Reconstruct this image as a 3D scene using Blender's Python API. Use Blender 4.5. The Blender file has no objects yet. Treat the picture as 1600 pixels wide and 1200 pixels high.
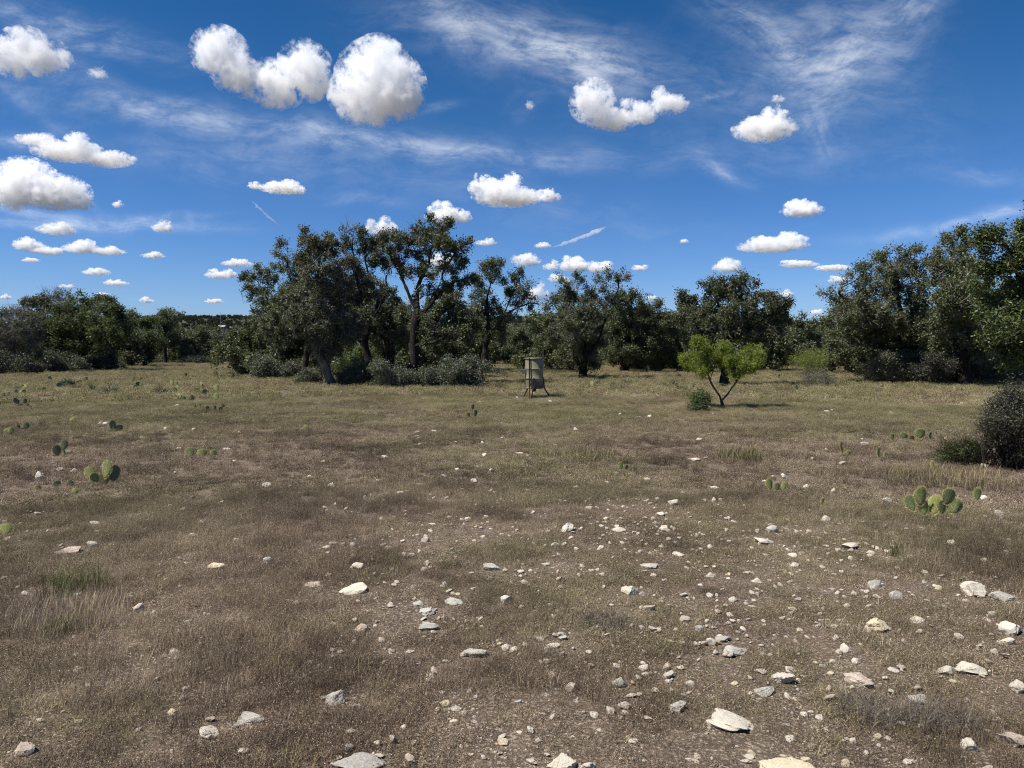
import bpy, bmesh, math, random
import numpy as np
from mathutils import Vector, Matrix

# ------------------------------------------------------------------ camera, sky, sun, exposure
SC = bpy.context.scene
COL = SC.collection
CAM_H = 1.6
F = 1142.0                                   # focal length in photo pixels (1600 wide)
PITCH = math.atan(57.0 / F)                  # camera looks slightly down
cam = bpy.data.cameras.new('camera'); cam.sensor_width = 36.0; cam.lens = 36.0 * F / 1600.0
cam.clip_start = 0.05; cam.clip_end = 60000
camo = bpy.data.objects.new('camera', cam); COL.objects.link(camo)
camo.location = (0, 0, CAM_H); camo.rotation_euler = (math.pi / 2 - PITCH, 0, 0)
SC.camera = camo

SUN_EL = math.radians(57)
SUN_AZ = math.radians(-112)                  # azimuth from +Y (view direction), negative = left, beyond -90 = behind
sun_dir = Vector((math.sin(SUN_AZ) * math.cos(SUN_EL), math.cos(SUN_AZ) * math.cos(SUN_EL), math.sin(SUN_EL)))
sl = bpy.data.lights.new('sun', 'SUN'); sl.energy = 5.0; sl.angle = math.radians(0.53); sl.color = (1.0, 0.955, 0.88)
so = bpy.data.objects.new('sun', sl); COL.objects.link(so)
so.rotation_euler = sun_dir.to_track_quat('Z', 'Y').to_euler(); so.location = (-20, -5, 40)

SKY_STRENGTH = 0.065
SC.view_settings.view_transform = 'Standard'; SC.view_settings.look = 'None'
SC.view_settings.exposure = 0.5; SC.view_settings.gamma = 1.0; SC.view_settings.use_curve_mapping = False
SC.render.engine = 'CYCLES'
cy = SC.cycles
cy.max_bounces = 24; cy.diffuse_bounces = 3; cy.glossy_bounces = 2; cy.transmission_bounces = 4
cy.volume_bounces = 22; cy.transparent_max_bounces = 8
cy.use_denoising = True; cy.denoising_prefilter = 'NONE'; cy.denoising_input_passes = 'RGB_ALBEDO_NORMAL'
cy.filter_width = 1.1
cy.caustics_reflective = False; cy.caustics_refractive = False

rng = np.random.default_rng(11)
R = random.Random(7)

# ------------------------------------------------------------------ node helpers
class NB:
    def __init__(s, tree): s.t = tree; s.N = tree.nodes; s.L = tree.links
    def n(s, typ, ins=None, **kw):
        nd = s.N.new(typ)
        for k, v in kw.items(): setattr(nd, k, v)
        if ins:
            for k, v in ins.items():
                sock = nd.inputs[k]
                if hasattr(v, 'is_output'): s.L.new(v, sock)
                else: sock.default_value = v
        return nd
    def m(s, op, a, b=None, c=None, clamp=False):
        nd = s.N.new('ShaderNodeMath'); nd.operation = op; nd.use_clamp = clamp
        for i, v in enumerate((a, b, c)):
            if v is None: continue
            if hasattr(v, 'is_output'): s.L.new(v, nd.inputs[i])
            else: nd.inputs[i].default_value = v
        return nd.outputs[0]
    def mix(s, f, a, b, blend='MIX'):
        nd = s.N.new('ShaderNodeMix'); nd.data_type = 'RGBA'; nd.blend_type = blend
        for i, v in ((0, f), (6, a), (7, b)):
            if hasattr(v, 'is_output'): s.L.new(v, nd.inputs[i])
            elif i == 0: nd.inputs[i].default_value = v
            else: nd.inputs[i].default_value = (*v, 1) if len(v) == 3 else v
        return nd.outputs[2]
    def ramp(s, f, stops, interp='LINEAR'):
        nd = s.N.new('ShaderNodeValToRGB'); cr = nd.color_ramp; cr.interpolation = interp
        while len(cr.elements) < len(stops): cr.elements.new(0.5)
        for e, (p, c) in zip(cr.elements, stops):
            e.position = p; e.color = (*c, 1) if len(c) == 3 else c
        s.L.new(f, nd.inputs[0]); return nd.outputs[0]
    def noise(s, vec, scale, detail=4, rough=0.55, dist=0.0):
        nd = s.n('ShaderNodeTexNoise', {'Scale': scale, 'Detail': detail, 'Roughness': rough, 'Distortion': dist})
        if vec is not None: s.L.new(vec, nd.inputs['Vector'])
        return nd.outputs[0]
    def maprange(s, v, a, b, c=0.0, d=1.0, smooth=True):
        nd = s.N.new('ShaderNodeMapRange'); nd.interpolation_type = 'SMOOTHSTEP' if smooth else 'LINEAR'
        s.L.new(v, nd.inputs[0])
        for i, x in ((1, a), (2, b), (3, c), (4, d)): nd.inputs[i].default_value = x
        return nd.outputs[0]

def new_mat(name):
    m = bpy.data.materials.new(name); m.use_nodes = True
    m.node_tree.nodes.clear()
    b = NB(m.node_tree); b.out = b.n('ShaderNodeOutputMaterial')
    return m, b

# ------------------------------------------------------------------ world: Nishita sky with thin cirrus
def ray(px, py):
    cx, cyy = (px - 800.0) / F, (600.0 - py) / F
    d = Vector((cx, math.cos(PITCH) + cyy * math.sin(PITCH), -math.sin(PITCH) + cyy * math.cos(PITCH)))
    return d
def ae(px, py):
    d = ray(px, py); return d.x / d.y, d.z / d.y

W = bpy.data.worlds.new('World'); SC.world = W; W.use_nodes = True
W.node_tree.nodes.clear()
b = NB(W.node_tree)
sky = b.n('ShaderNodeTexSky', sky_type='NISHITA', sun_disc=False)
sky.sun_elevation = SUN_EL; sky.sun_rotation = SUN_AZ
sky.altitude = 600; sky.air_density = 1.0; sky.dust_density = 0.25; sky.ozone_density = 1.6
hs = b.n('ShaderNodeHueSaturation', {'Saturation': 1.42, 'Value': 1.0, 'Hue': 0.503, 'Color': sky.outputs[0]})
tc = b.n('ShaderNodeTexCoord')
sep = b.n('ShaderNodeSeparateXYZ', {0: tc.outputs['Generated']})
X, Y, Z = sep.outputs
ysafe = b.m('MAXIMUM', Y, 0.05)
A_ = b.m('DIVIDE', X, ysafe); E_ = b.m('DIVIDE', Z, ysafe)
fwd = b.maprange(Y, 0.1, 0.35)
# wisps: (px, py, half length, half width, angle in degrees (photo, y down), strength, stretch)
WISPS = [
 (110, 38, 150, 26, 14, .34), (300, 190, 130, 24, 9, .36), (230, 178, 40, 16, 12, .30), (640, 232, 200, 22, 4, .34), (490, 215, 60, 22, 20, .22),
 (760, 245, 110, 14, 5, .18), (820, 62, 165, 38, 10, .46), (900, 100, 90, 30, 16, .46), (700, 50, 60, 24, 40, .2),
 (1200, 48, 120, 30, 32, .24), (1250, 80, 90, 30, 40, .18), (1390, 52, 105, 44, -38, .20), (1430, 12, 80, 26, -30, .20), (1300, 60, 110, 80, 10, .26), (1330, 100, 80, 44, -60, .18),
 (1290, 195, 46, 24, 70, .24), (1110, 270, 50, 12, 22, .30), (1150, 283, 45, 8, 4, .18), (150, 345, 170, 9, 2, .44), (40, 322, 70, 7, 10, .40), (260, 338, 70, 5, -4, .22),
 (1490, 352, 130, 8, -6, .30), (1560, 338, 50, 10, -12, .36), (1540, 285, 80, 12, 2, .16), (30, 205, 60, 10, 4, .34), (80, 290, 90, 6, 30, .12),
 (570, 318, 60, 10, 6, .16), (860, 330, 200, 30, 10, .09), (60, 165, 70, 8, 34, .16), (120, 110, 60, 20, 25, .16), (680, 168, 30, 7, -14, .22), (1110, 150, 50, 5, -20, .2), (1150, 140, 300, 50, 8, .11), (420, 262, 300, 34, 5, .12), (1230, 235, 250, 30, 5, .09), (60, 130, 160, 30, 12, .12), (960, 250, 200, 24, 3, .10), (830, 155, 30, 18, -40, .14)]
# curl the coordinates a little so that the streaks are not straight
cv = b.n('ShaderNodeCombineXYZ', {0: A_, 1: E_, 2: 0.0})
wn = b.n('ShaderNodeTexNoise', {'Vector': cv.outputs[0], 'Scale': 5.0, 'Detail': 2.0, 'Roughness': 0.5})
wsub = b.n('ShaderNodeVectorMath', {0: wn.outputs['Color'], 1: (0.5, 0.5, 0.5)}, operation='SUBTRACT')
wsc = b.n('ShaderNodeVectorMath', {0: wsub.outputs[0], 3: 0.07}, operation='SCALE')
wv = b.n('ShaderNodeVectorMath', {0: cv.outputs[0], 1: wsc.outputs[0]}, operation='ADD')
ws = b.n('ShaderNodeSeparateXYZ', {0: wv.outputs[0]})
fv = b.n('ShaderNodeCombineXYZ', {0: b.m('MULTIPLY', ws.outputs[0], 14.0), 1: b.m('MULTIPLY', ws.outputs[1], 30.0), 2: 1.0})
fine = b.noise(fv.outputs[0], 1.0, 9, 0.70, 0.25)
total = None
for i, (px, py, hl, hw, ang, st) in enumerate(WISPS):
    a0, e0 = ae(px, py); th = -math.radians(ang); ct, sn = math.cos(th), math.sin(th)
    da = b.m('SUBTRACT', ws.outputs[0], a0); de = b.m('SUBTRACT', ws.outputs[1], e0)
    u = b.m('ADD', b.m('MULTIPLY', da, ct), b.m('MULTIPLY', de, sn))
    v = b.m('SUBTRACT', b.m('MULTIPLY', de, ct), b.m('MULTIPLY', da, sn))
    uu = b.m('MULTIPLY', u, F / hl); vv = b.m('MULTIPLY', v, F / hw)
    g = b.m('EXPONENT', b.m('MULTIPLY', b.m('ADD', b.m('MULTIPLY', uu, uu), b.m('MULTIPLY', vv, vv)), -1.0))
    nv = b.n('ShaderNodeCombineXYZ', {0: b.m('MULTIPLY', u, 9.0), 1: b.m('MULTIPLY', v, 46.0), 2: i * 3.7})
    nz = b.noise(nv.outputs[0], 1.0, 6, 0.62, 0.8)
    nz = b.m('MULTIPLY', b.maprange(nz, 0.12, 0.90), b.maprange(fine, 0.33, 0.66, 0.25, 1.35))
    g = b.m('MULTIPLY', b.m('MULTIPLY', g, nz), st * 1.05)
    total = g if total is None else b.m('ADD', total, g)
# thin cirrus of the same kind over the rest of the sky
zs = b.m('MAXIMUM', Z, 0.06)
pv = b.n('ShaderNodeCombineXYZ', {0: b.m('DIVIDE', X, zs), 1: b.m('MULTIPLY', b.m('DIVIDE', Y, zs), 0.35), 2: 4.0})
gen = b.maprange(b.noise(pv.outputs[0], 1.1, 6, 0.6, 0.9), 0.56, 0.95, 0, 0.30)
gen = b.m('MULTIPLY', gen, b.maprange(Z, 0.03, 0.2))
gen = b.m('MULTIPLY', gen, b.m('SUBTRACT', 1.0, b.m('MULTIPLY', fwd, 0.8)))
cir = b.m('ADD', b.m('MULTIPLY', total, fwd), gen, clamp=True)
cirm = b.m('MINIMUM', cir, 0.75)
hor = b.ramp(b.m('MAXIMUM', Z, 0.0), [(0.0, (0.56, 0.76, 1.38)), (0.10, (0.72, 0.87, 1.25)), (0.28, (0.94, 0.95, 1.06)), (0.45, (0.86, 0.89, 0.95))])
skyb = b.mix(1.0, hs.outputs[0], hor, 'MULTIPLY')
skyc = b.mix(cirm, skyb, (11.5, 12.0, 12.6))
bg = b.n('ShaderNodeBackground', {'Color': skyc, 'Strength': SKY_STRENGTH})
wo = b.n('ShaderNodeOutputWorld', {0: bg.outputs[0]})

# ------------------------------------------------------------------ object helpers
def tag(o, label=None, cat=None, group=None, kind=None):
    if label: o['label'] = label
    if cat: o['category'] = cat
    if group: o['group'] = group
    if kind: o['kind'] = kind
    return o
def link(o, parent=None):
    COL.objects.link(o)
    if parent is not None: o.parent = parent
    return o
def empty(name, loc):
    o = bpy.data.objects.new(name, None); o.empty_display_size = 0.2; o.location = loc
    return link(o)
def np_mesh(name, verts, faces, mat, smooth=False):
    """faces: int array (n, k) all the same size k, or a list of such arrays"""
    me = bpy.data.meshes.new(name)
    verts = np.asarray(verts, dtype=np.float32)
    fl = faces if isinstance(faces, list) else [faces]
    fl = [np.asarray(f, dtype=np.int32) for f in fl if len(f)]
    nl = sum(f.size for f in fl); nf = sum(len(f) for f in fl)
    me.vertices.add(len(verts)); me.vertices.foreach_set('co', verts.ravel())
    me.loops.add(nl); me.loops.foreach_set('vertex_index', np.concatenate([f.ravel() for f in fl]))
    me.polygons.add(nf)
    tot = np.concatenate([np.full(len(f), f.shape[1], dtype=np.int32) for f in fl])
    st = np.concatenate([[0], np.cumsum(tot)[:-1]]).astype(np.int32)
    me.polygons.foreach_set('loop_start', st)
    me.polygons.foreach_set('use_smooth', np.full(nf, bool(smooth)))
    me.update(calc_edges=True)
    if mat: me.materials.append(mat)
    return me
def mesh_obj(name, me, parent=None, loc=(0, 0, 0)):
    o = bpy.data.objects.new(name, me); o.location = loc
    return link(o, parent)
def copy_tree(root):
    c = root.copy(); COL.objects.link(c)
    for ch in list(root.children):
        k = ch.copy(); COL.objects.link(k); k.parent = c
        for g2 in list(ch.children):
            q = g2.copy(); COL.objects.link(q); q.parent = k
    return c

# smooth value noise for placement
_lat = rng.random((256, 256))
def vnoise(x, y, s):
    x = np.asarray(x) / s + 1000.0; y = np.asarray(y) / s + 1000.0
    xi = np.floor(x).astype(int); yi = np.floor(y).astype(int); fx = x - xi; fy = y - yi
    fx = fx * fx * (3 - 2 * fx); fy = fy * fy * (3 - 2 * fy)
    L = lambda a, c: _lat[a & 255, c & 255]
    return (L(xi, yi) * (1 - fx) + L(xi + 1, yi) * fx) * (1 - fy) + (L(xi, yi + 1) * (1 - fx) + L(xi + 1, yi + 1) * fx) * fy
def fbm(x, y, s): return (vnoise(x, y, s) + 0.5 * vnoise(x + 31, y - 17, s / 2.1) + 0.25 * vnoise(x - 7, y + 53, s / 4.3)) / 1.75
def ground_z(x, y):
    x = np.asarray(x, dtype=float); y = np.asarray(y, dtype=float)
    r = np.sqrt(x * x + y * y); fade = np.clip((70 - r) / 40, 0, 1)
    return fade * (0.07 * (vnoise(x, y, 3.3) - .5) + 0.12 * (vnoise(x + 90, y + 40, 9.0) - .5)) * np.clip(r / 4, .4, 1)
def gp(px, py):
    d = ray(px, py); t = CAM_H / -d.z
    x, y = d.x * t, d.y * t
    return Vector((x, y, float(ground_z(x, y))))
def at(px, py, depth):
    d = ray(px, py); t = depth / d.y
    return Vector((0, 0, CAM_H)) + d * t

# ------------------------------------------------------------------ materials
def mat_soil():
    m, b = new_mat('soil')
    geo = b.n('ShaderNodeNewGeometry'); P = geo.outputs['Position']
    n1 = b.noise(P, 0.35, 4); n2 = b.noise(P, 6.0, 6, 0.65); n3 = b.noise(P, 60.0, 4, 0.7)
    c = b.ramp(n2, [(0.30, (0.050, 0.036, 0.026)), (0.52, (0.105, 0.074, 0.052)), (0.72, (0.20, 0.148, 0.106))])
    c = b.mix(b.maprange(n1, 0.42, 0.62), c, b.ramp(n2, [(0.3, (0.060, 0.050, 0.034)), (0.7, (0.19, 0.155, 0.105))]))
    c = b.mix(b.maprange(n3, 0.40, 0.60, .2, .85), c, b.ramp(n3, [(0.34, (0.022, 0.016, 0.012)), (0.5, (0.10, 0.074, 0.054)), (0.64, (0.36, 0.285, 0.215))]))
    n4 = b.noise(P, 170.0, 3, 0.7); c = b.mix(b.maprange(n4, 0.52, 0.66, 0, .7), c, (0.030, 0.023, 0.017)); c = b.mix(b.maprange(n4, 0.42, 0.34, 0, .6), c, (0.38, 0.31, 0.23))
    vor = b.n('ShaderNodeTexVoronoi', {'Vector': P, 'Scale': 48.0, 'Randomness': 1.0})
    chip = b.m('MULTIPLY', b.maprange(vor.outputs['Distance'], 0.34, 0.26), b.maprange(b.noise(P, 2.2, 3), 0.50, 0.62))
    sepc = b.n('ShaderNodeSeparateColor', {0: vor.outputs['Color']})
    chip = b.m('MULTIPLY', chip, b.maprange(sepc.outputs[0], 0.55, 0.6))
    c = b.mix(chip, c, (0.52, 0.45, 0.36))
    bump = b.n('ShaderNodeBump', {'Strength': 0.9, 'Distance': 0.02, 'Height': b.m('ADD', b.m('ADD', b.m('MULTIPLY', n2, 0.6), b.m('MULTIPLY', n3, 0.4)), b.m('MULTIPLY', chip, .4))})
    p = b.n('ShaderNodeBsdfPrincipled', {'Base Color': c, 'Roughness': 0.95, 'Specular IOR Level': 0.1, 'Normal': bump.outputs[0]})
    b.L.new(p.outputs[0], b.out.inputs[0]); return m
def mat_rock(name, c1, c2, c3, lichen=0.35):
    m, b = new_mat(name)
    tcn = b.n('ShaderNodeTexCoord'); oi = b.n('ShaderNodeObjectInfo')
    off = b.n('ShaderNodeVectorMath', {0: tcn.outputs['Object'], 1: oi.outputs['Location']}, operation='ADD')
    P = off.outputs[0]
    n1 = b.noise(P, 9.0, 5, 0.6); n2 = b.noise(P, 45.0, 6, 0.7); n3 = b.noise(P, 22.0, 4, .6)
    c = b.ramp(n1, [(0.30, c1), (0.52, c2), (0.72, c3)])
    c = b.mix(b.maprange(n2, 0.58, 0.74, 0, .5), c, (c1[0] * .45, c1[1] * .43, c1[2] * .42))
    c = b.mix(b.maprange(n3, 0.54, 0.66, 0, lichen), c, (0.26, 0.25, 0.22))
    hv = b.maprange(oi.outputs['Random'], 0, 1, 0.88, 1.04, False)
    hsv = b.n('ShaderNodeHueSaturation', {'Value': hv, 'Color': c, 'Saturation': 0.95})
    bump = b.n('ShaderNodeBump', {'Strength': 0.7, 'Distance': 0.012, 'Height': b.m('ADD', n1, b.m('MULTIPLY', n2, 0.6))})
    p = b.n('ShaderNodeBsdfPrincipled', {'Base Color': hsv.outputs[0], 'Roughness': 0.9, 'Specular IOR Level': 0.15, 'Normal': bump.outputs[0]})
    b.L.new(p.outputs[0], b.out.inputs[0]); return m
def mat_leaf(name, stops, rough=0.5, spec=0.38, transl=0.22, tcol=(0.15, 0.18, 0.05), patch=0.5):
    m, b = new_mat(name)
    geo = b.n('ShaderNodeNewGeometry'); oi = b.n('ShaderNodeObjectInfo')
    f = b.m('ADD', b.m('MULTIPLY', geo.outputs['Random Per Island'], 0.72), b.m('MULTIPLY', b.noise(geo.outputs['Position'], patch, 3), 0.40))
    f = b.m('ADD', f, b.m('MULTIPLY', b.m('SUBTRACT', oi.outputs['Random'], .5), 0.16))
    c = b.ramp(f, stops)
    p = b.n('ShaderNodeBsdfPrincipled', {'Base Color': c, 'Roughness': rough, 'Specular IOR Level': spec})
    t = b.n('ShaderNodeBsdfTranslucent', {'Color': (*tcol, 1)})
    mx = b.n('ShaderNodeMixShader', {0: transl, 1: p.outputs[0], 2: t.outputs[0]})
    b.L.new(mx.outputs[0], b.out.inputs[0]); return m
def mat_bark(name, dark, mid, light, sc=7.0):
    m, b = new_mat(name)
    geo = b.n('ShaderNodeNewGeometry'); P = geo.outputs['Position']
    mp = b.n('ShaderNodeMapping', {'Vector': P, 'Scale': (1, 1, 0.35)})
    n1 = b.noise(mp.outputs[0], sc, 5, 0.65); n2 = b.noise(mp.outputs[0], sc * 5, 4, 0.7); n3 = b.noise(P, 1.6, 3)
    c = b.ramp(n1, [(0.32, dark), (0.52, mid), (0.70, light)])
    c = b.mix(b.maprange(n3, 0.55, 0.68, 0, .6), c, light)
    c = b.mix(b.maprange(n2, 0.5, 0.7, 0, 0.6), c, dark)
    bump = b.n('ShaderNodeBump', {'Strength': 1.0, 'Distance': 0.03, 'Height': b.m('ADD', n1, b.m('MULTIPLY', n2, .5))})
    p = b.n('ShaderNodeBsdfPrincipled', {'Base Color': c, 'Roughness': 0.92, 'Specular IOR Level': 0.1, 'Normal': bump.outputs[0]})
    b.L.new(p.outputs[0], b.out.inputs[0]); return m
def mat_grass(name, near, far, transl=0.25):
    """dry grass: tone per blade, drifting in patches over the field"""
    m, b = new_mat(name)
    geo = b.n('ShaderNodeNewGeometry'); oi = b.n('ShaderNodeObjectInfo'); P = geo.outputs['Position']
    f = b.m('ADD', b.m('MULTIPLY', geo.outputs['Random Per Island'], 0.72), b.m('MULTIPLY', oi.outputs['Random'], 0.30))
    n1 = b.noise(P, 0.16, 3, .6); n2 = b.noise(P, 0.62, 3, .6)
    f = b.m('ADD', f, b.m('MULTIPLY', b.m('SUBTRACT', n2, .5), 0.95), clamp=True)
    c1 = b.ramp(f, near); c2 = b.ramp(f, far)
    c = b.mix(b.maprange(n1, 0.40, 0.60), c1, c2)
    c = b.mix(b.maprange(b.noise(P, 1.7, 3, .65), .50, .72, 0, .28), c, b.mix(1.0, c, (.50, .46, .46), 'MULTIPLY'))
    p = b.n('ShaderNodeBsdfPrincipled', {'Base Color': c, 'Roughness': 0.75, 'Specular IOR Level': 0.2})
    t = b.n('ShaderNodeBsdfTranslucent', {'Color': c})
    mx = b.n('ShaderNodeMixShader', {0: transl, 1: p.outputs[0], 2: t.outputs[0]})
    b.L.new(mx.outputs[0], b.out.inputs[0]); return m
def mat_plain(name, col, rough=0.6, metal=0.0, spec=0.3, var=0.25, sc=20.0):
    m, b = new_mat(name)
    tcn = b.n('ShaderNodeTexCoord'); n = b.noise(tcn.outputs['Object'], sc, 5, .65)
    c = b.mix(b.maprange(n, .3, .7), tuple(x * (1 - var) for x in col), tuple(min(1, x * (1 + var)) for x in col))
    p = b.n('ShaderNodeBsdfPrincipled', {'Base Color': c, 'Roughness': rough, 'Metallic': metal, 'Specular IOR Level': spec})
    b.L.new(p.outputs[0], b.out.inputs[0]); return m
def mat_volume(name, density, aniso=0.0):
    m, b = new_mat(name)
    v = b.n('ShaderNodeVolumeScatter', {'Color': (1, 1, 1, 1), 'Density': density, 'Anisotropy': aniso})
    b.L.new(v.outputs[0], b.out.inputs['Volume']); return m

SOIL = mat_soil()
OAK = mat_leaf('oak_leaf', [(0.15, (0.039, 0.049, 0.025)), (0.45, (0.072, 0.089, 0.042)), (0.75, (0.123, 0.136, 0.064)), (1.0, (0.214, 0.206, 0.112))])
OAKG = mat_leaf('bright_oak_leaf', [(0.15, (0.026, 0.039, 0.012)), (0.45, (0.052, 0.076, 0.022)), (0.75, (0.090, 0.119, 0.034)), (1.0, (0.159, 0.178, 0.061))])
OAKGREY = mat_leaf('grey_oak_leaf', [(0.15, (0.044, 0.049, 0.032)), (0.5, (0.089, 0.095, 0.060)), (1.0, (0.214, 0.202, 0.144))])
DARKLEAF = mat_leaf('dark_shrub_leaf', [(0.15, (0.018, 0.020, 0.014)), (0.5, (0.040, 0.040, 0.029)), (1.0, (0.094, 0.084, 0.066))], transl=.1)
GREYSHRUB = mat_leaf('grey_shrub_leaf', [(0.15, (0.055, 0.064, 0.046)), (0.5, (0.108, 0.121, 0.088)), (1.0, (0.198, 0.209, 0.160))], rough=.5)
MESQ = mat_leaf('mesquite_leaf', [(0.15, (0.083, 0.116, 0.017)), (0.5, (0.161, 0.201, 0.031)), (1.0, (0.263, 0.286, 0.064))], transl=.4, tcol=(0.26, 0.34, 0.04), spec=.3)
SMALLGREEN = mat_leaf('small_shrub_leaf', [(0.15, (0.040, 0.062, 0.016)), (0.5, (0.075, 0.110, 0.028)), (1.0, (0.13, 0.17, 0.05))], transl=.3)
YUCCA = mat_leaf('yucca_blade', [(0.1, (0.070, 0.080, 0.050)), (0.5, (0.135, 0.145, 0.092)), (1.0, (0.26, 0.25, 0.16))], rough=.5)
BARK = mat_bark('oak_bark', (0.014, 0.011, 0.009), (0.028, 0.023, 0.019), (0.068, 0.059, 0.049))
BARKPALE = mat_bark('pale_bark', (0.045, 0.038, 0.032), (0.12, 0.105, 0.09), (0.24, 0.215, 0.185))
OLIVELEAF = mat_leaf('olive_shrub_leaf', [(0.15, (0.022, 0.026, 0.016)), (0.5, (0.046, 0.050, 0.030)), (1.0, (0.105, 0.100, 0.066))], transl=.1)
TWIG = mat_bark('grey_twig', (0.08, 0.07, 0.06), (0.18, 0.162, 0.138), (0.32, 0.295, 0.255), 3.0)
MESQBARK = mat_bark('mesquite_bark', (0.05, 0.038, 0.030), (0.11, 0.085, 0.070), (0.18, 0.15, 0.13), 14)
ROCKS = {'white': mat_rock('white_limestone', (0.56, 0.485, 0.375), (0.68, 0.605, 0.485), (0.74, 0.68, 0.575), .14),
         'grey': mat_rock('grey_limestone', (0.40, 0.37, 0.315), (0.52, 0.48, 0.41), (0.63, 0.59, 0.51), .25),
         'tan': mat_rock('tan_limestone', (0.60, 0.48, 0.30), (0.74, 0.62, 0.42), (0.80, 0.71, 0.54), .06),
         'pink': mat_rock('pinkish_limestone', (0.47, 0.375, 0.29), (0.59, 0.485, 0.385), (0.66, 0.575, 0.475), .14)}

# ------------------------------------------------------------------ ground
def axis(lo_dense, hi_dense, step, lo, hi, growth):
    a = list(np.arange(lo_dense, hi_dense + 1e-6, step)); s = step; x = a[-1]
    while x < hi: s *= growth; x += s; a.append(x)
    s = step; x = a[0]; pre = []
    while x > lo: s *= growth; x -= s; pre.append(x)
    return np.array(pre[::-1] + a)
gx = axis(-7, 7, 0.14, -5000, 5000, 1.085); gy = axis(1.5, 13, 0.14, -800, 5000, 1.085)
GX, GY = np.meshgrid(gx, gy)
micro = 0.022 * (vnoise(GX, GY, .55) - .5) * np.clip((16 - np.hypot(GX, GY)) / 8, 0, 1)
GZ = ground_z(GX, GY) + micro
nx, ny = len(gx), len(gy)
idx = np.arange(nx * ny).reshape(ny, nx)
gf = np.stack([idx[:-1, :-1], idx[:-1, 1:], idx[1:, 1:], idx[1:, :-1]], -1).reshape(-1, 4)
ground = mesh_obj('ground', np_mesh('ground', np.stack([GX, GY, GZ], -1).reshape(-1, 3), gf, SOIL, True))
tag(ground, 'brown stony soil of the open field', None, None, 'structure')

# ------------------------------------------------------------------ leaf clouds, tubes
def unit(v): return v / np.maximum(np.linalg.norm(v, axis=-1, keepdims=True), 1e-9)
def leaves_mesh(name, c, length, width, mat, up=0.5, g=None, droop=0.0):
    """one folded diamond per centre"""
    g = g or rng; n = len(c)
    nor = unit(g.normal(size=(n, 3)) + np.array([0, 0, up * 1.6]))
    t = g.normal(size=(n, 3)); t[:, 2] -= droop; t = unit(t - nor * np.sum(t * nor, 1, keepdims=True))
    s = np.cross(nor, t)
    L = length * g.uniform(.6, 1.35, (n, 1)); Wd = width * g.uniform(.6, 1.35, (n, 1))
    v = np.stack([c - t * L * .5, c + s * Wd * .5 + nor * Wd * .18, c + t * L * .5, c - s * Wd * .5 + nor * Wd * .18], 1).reshape(-1, 3)
    return np_mesh(name, v, np.arange(n * 4).reshape(-1, 4), mat)
def sticks(c0, c1, w0, w1, g=None):
    """three-sided tapering sticks, returns verts, tris"""
    n = len(c0); d = unit(c1 - c0); a = np.cross(d, np.array([0.3, 0.7, 0.64])); a = unit(a); bb = np.cross(d, a)
    vs = []
    for k in range(3):
        th = k * 2.0944
        o = a * math.cos(th) + bb * math.sin(th)
        vs += [c0 + o * w0, c1 + o * w1]
    v = np.stack(vs, 1).reshape(-1, 3)
    base = (np.arange(n) * 6)[:, None]
    q = np.concatenate([base + np.array([[0, 2, 3, 1]]), base + np.array([[2, 4, 5, 3]]), base + np.array([[4, 0, 1, 5]])])
    return v, q
def tube(pts, rad, sides):
    pts = np.asarray(pts); rad = np.asarray(rad); n = len(pts)
    d = np.gradient(pts, axis=0); d = unit(d)
    ref = np.array([0.31, 0.95, 0.07]); a = np.cross(d, ref); a = unit(a); bb = np.cross(d, a)
    th = np.arange(sides) * 2 * math.pi / sides
    rv = rad[:, None] * np.ones((1, sides))
    if sides >= 8: rv = rv * (1 + .10 * rng.normal(size=(n, 1)) + .07 * rng.normal(size=(n, sides)))
    v = pts[:, None, :] + rv[:, :, None] * (a[:, None, :] * np.cos(th)[None, :, None] + bb[:, None, :] * np.sin(th)[None, :, None])
    v = v.reshape(-1, 3)
    i = np.arange(n - 1)[:, None] * sides; k = np.arange(sides)[None]
    f = np.stack([i + k, i + (k + 1) % sides, i + sides + (k + 1) % sides, i + sides + k], -1).reshape(-1, 4)
    return v, f
def join_vf(parts):
    vs, fs, o = [], [], 0
    for v, f in parts: vs.append(v); fs.append(f + o); o += len(v)
    return np.concatenate(vs), np.concatenate(fs)

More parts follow.
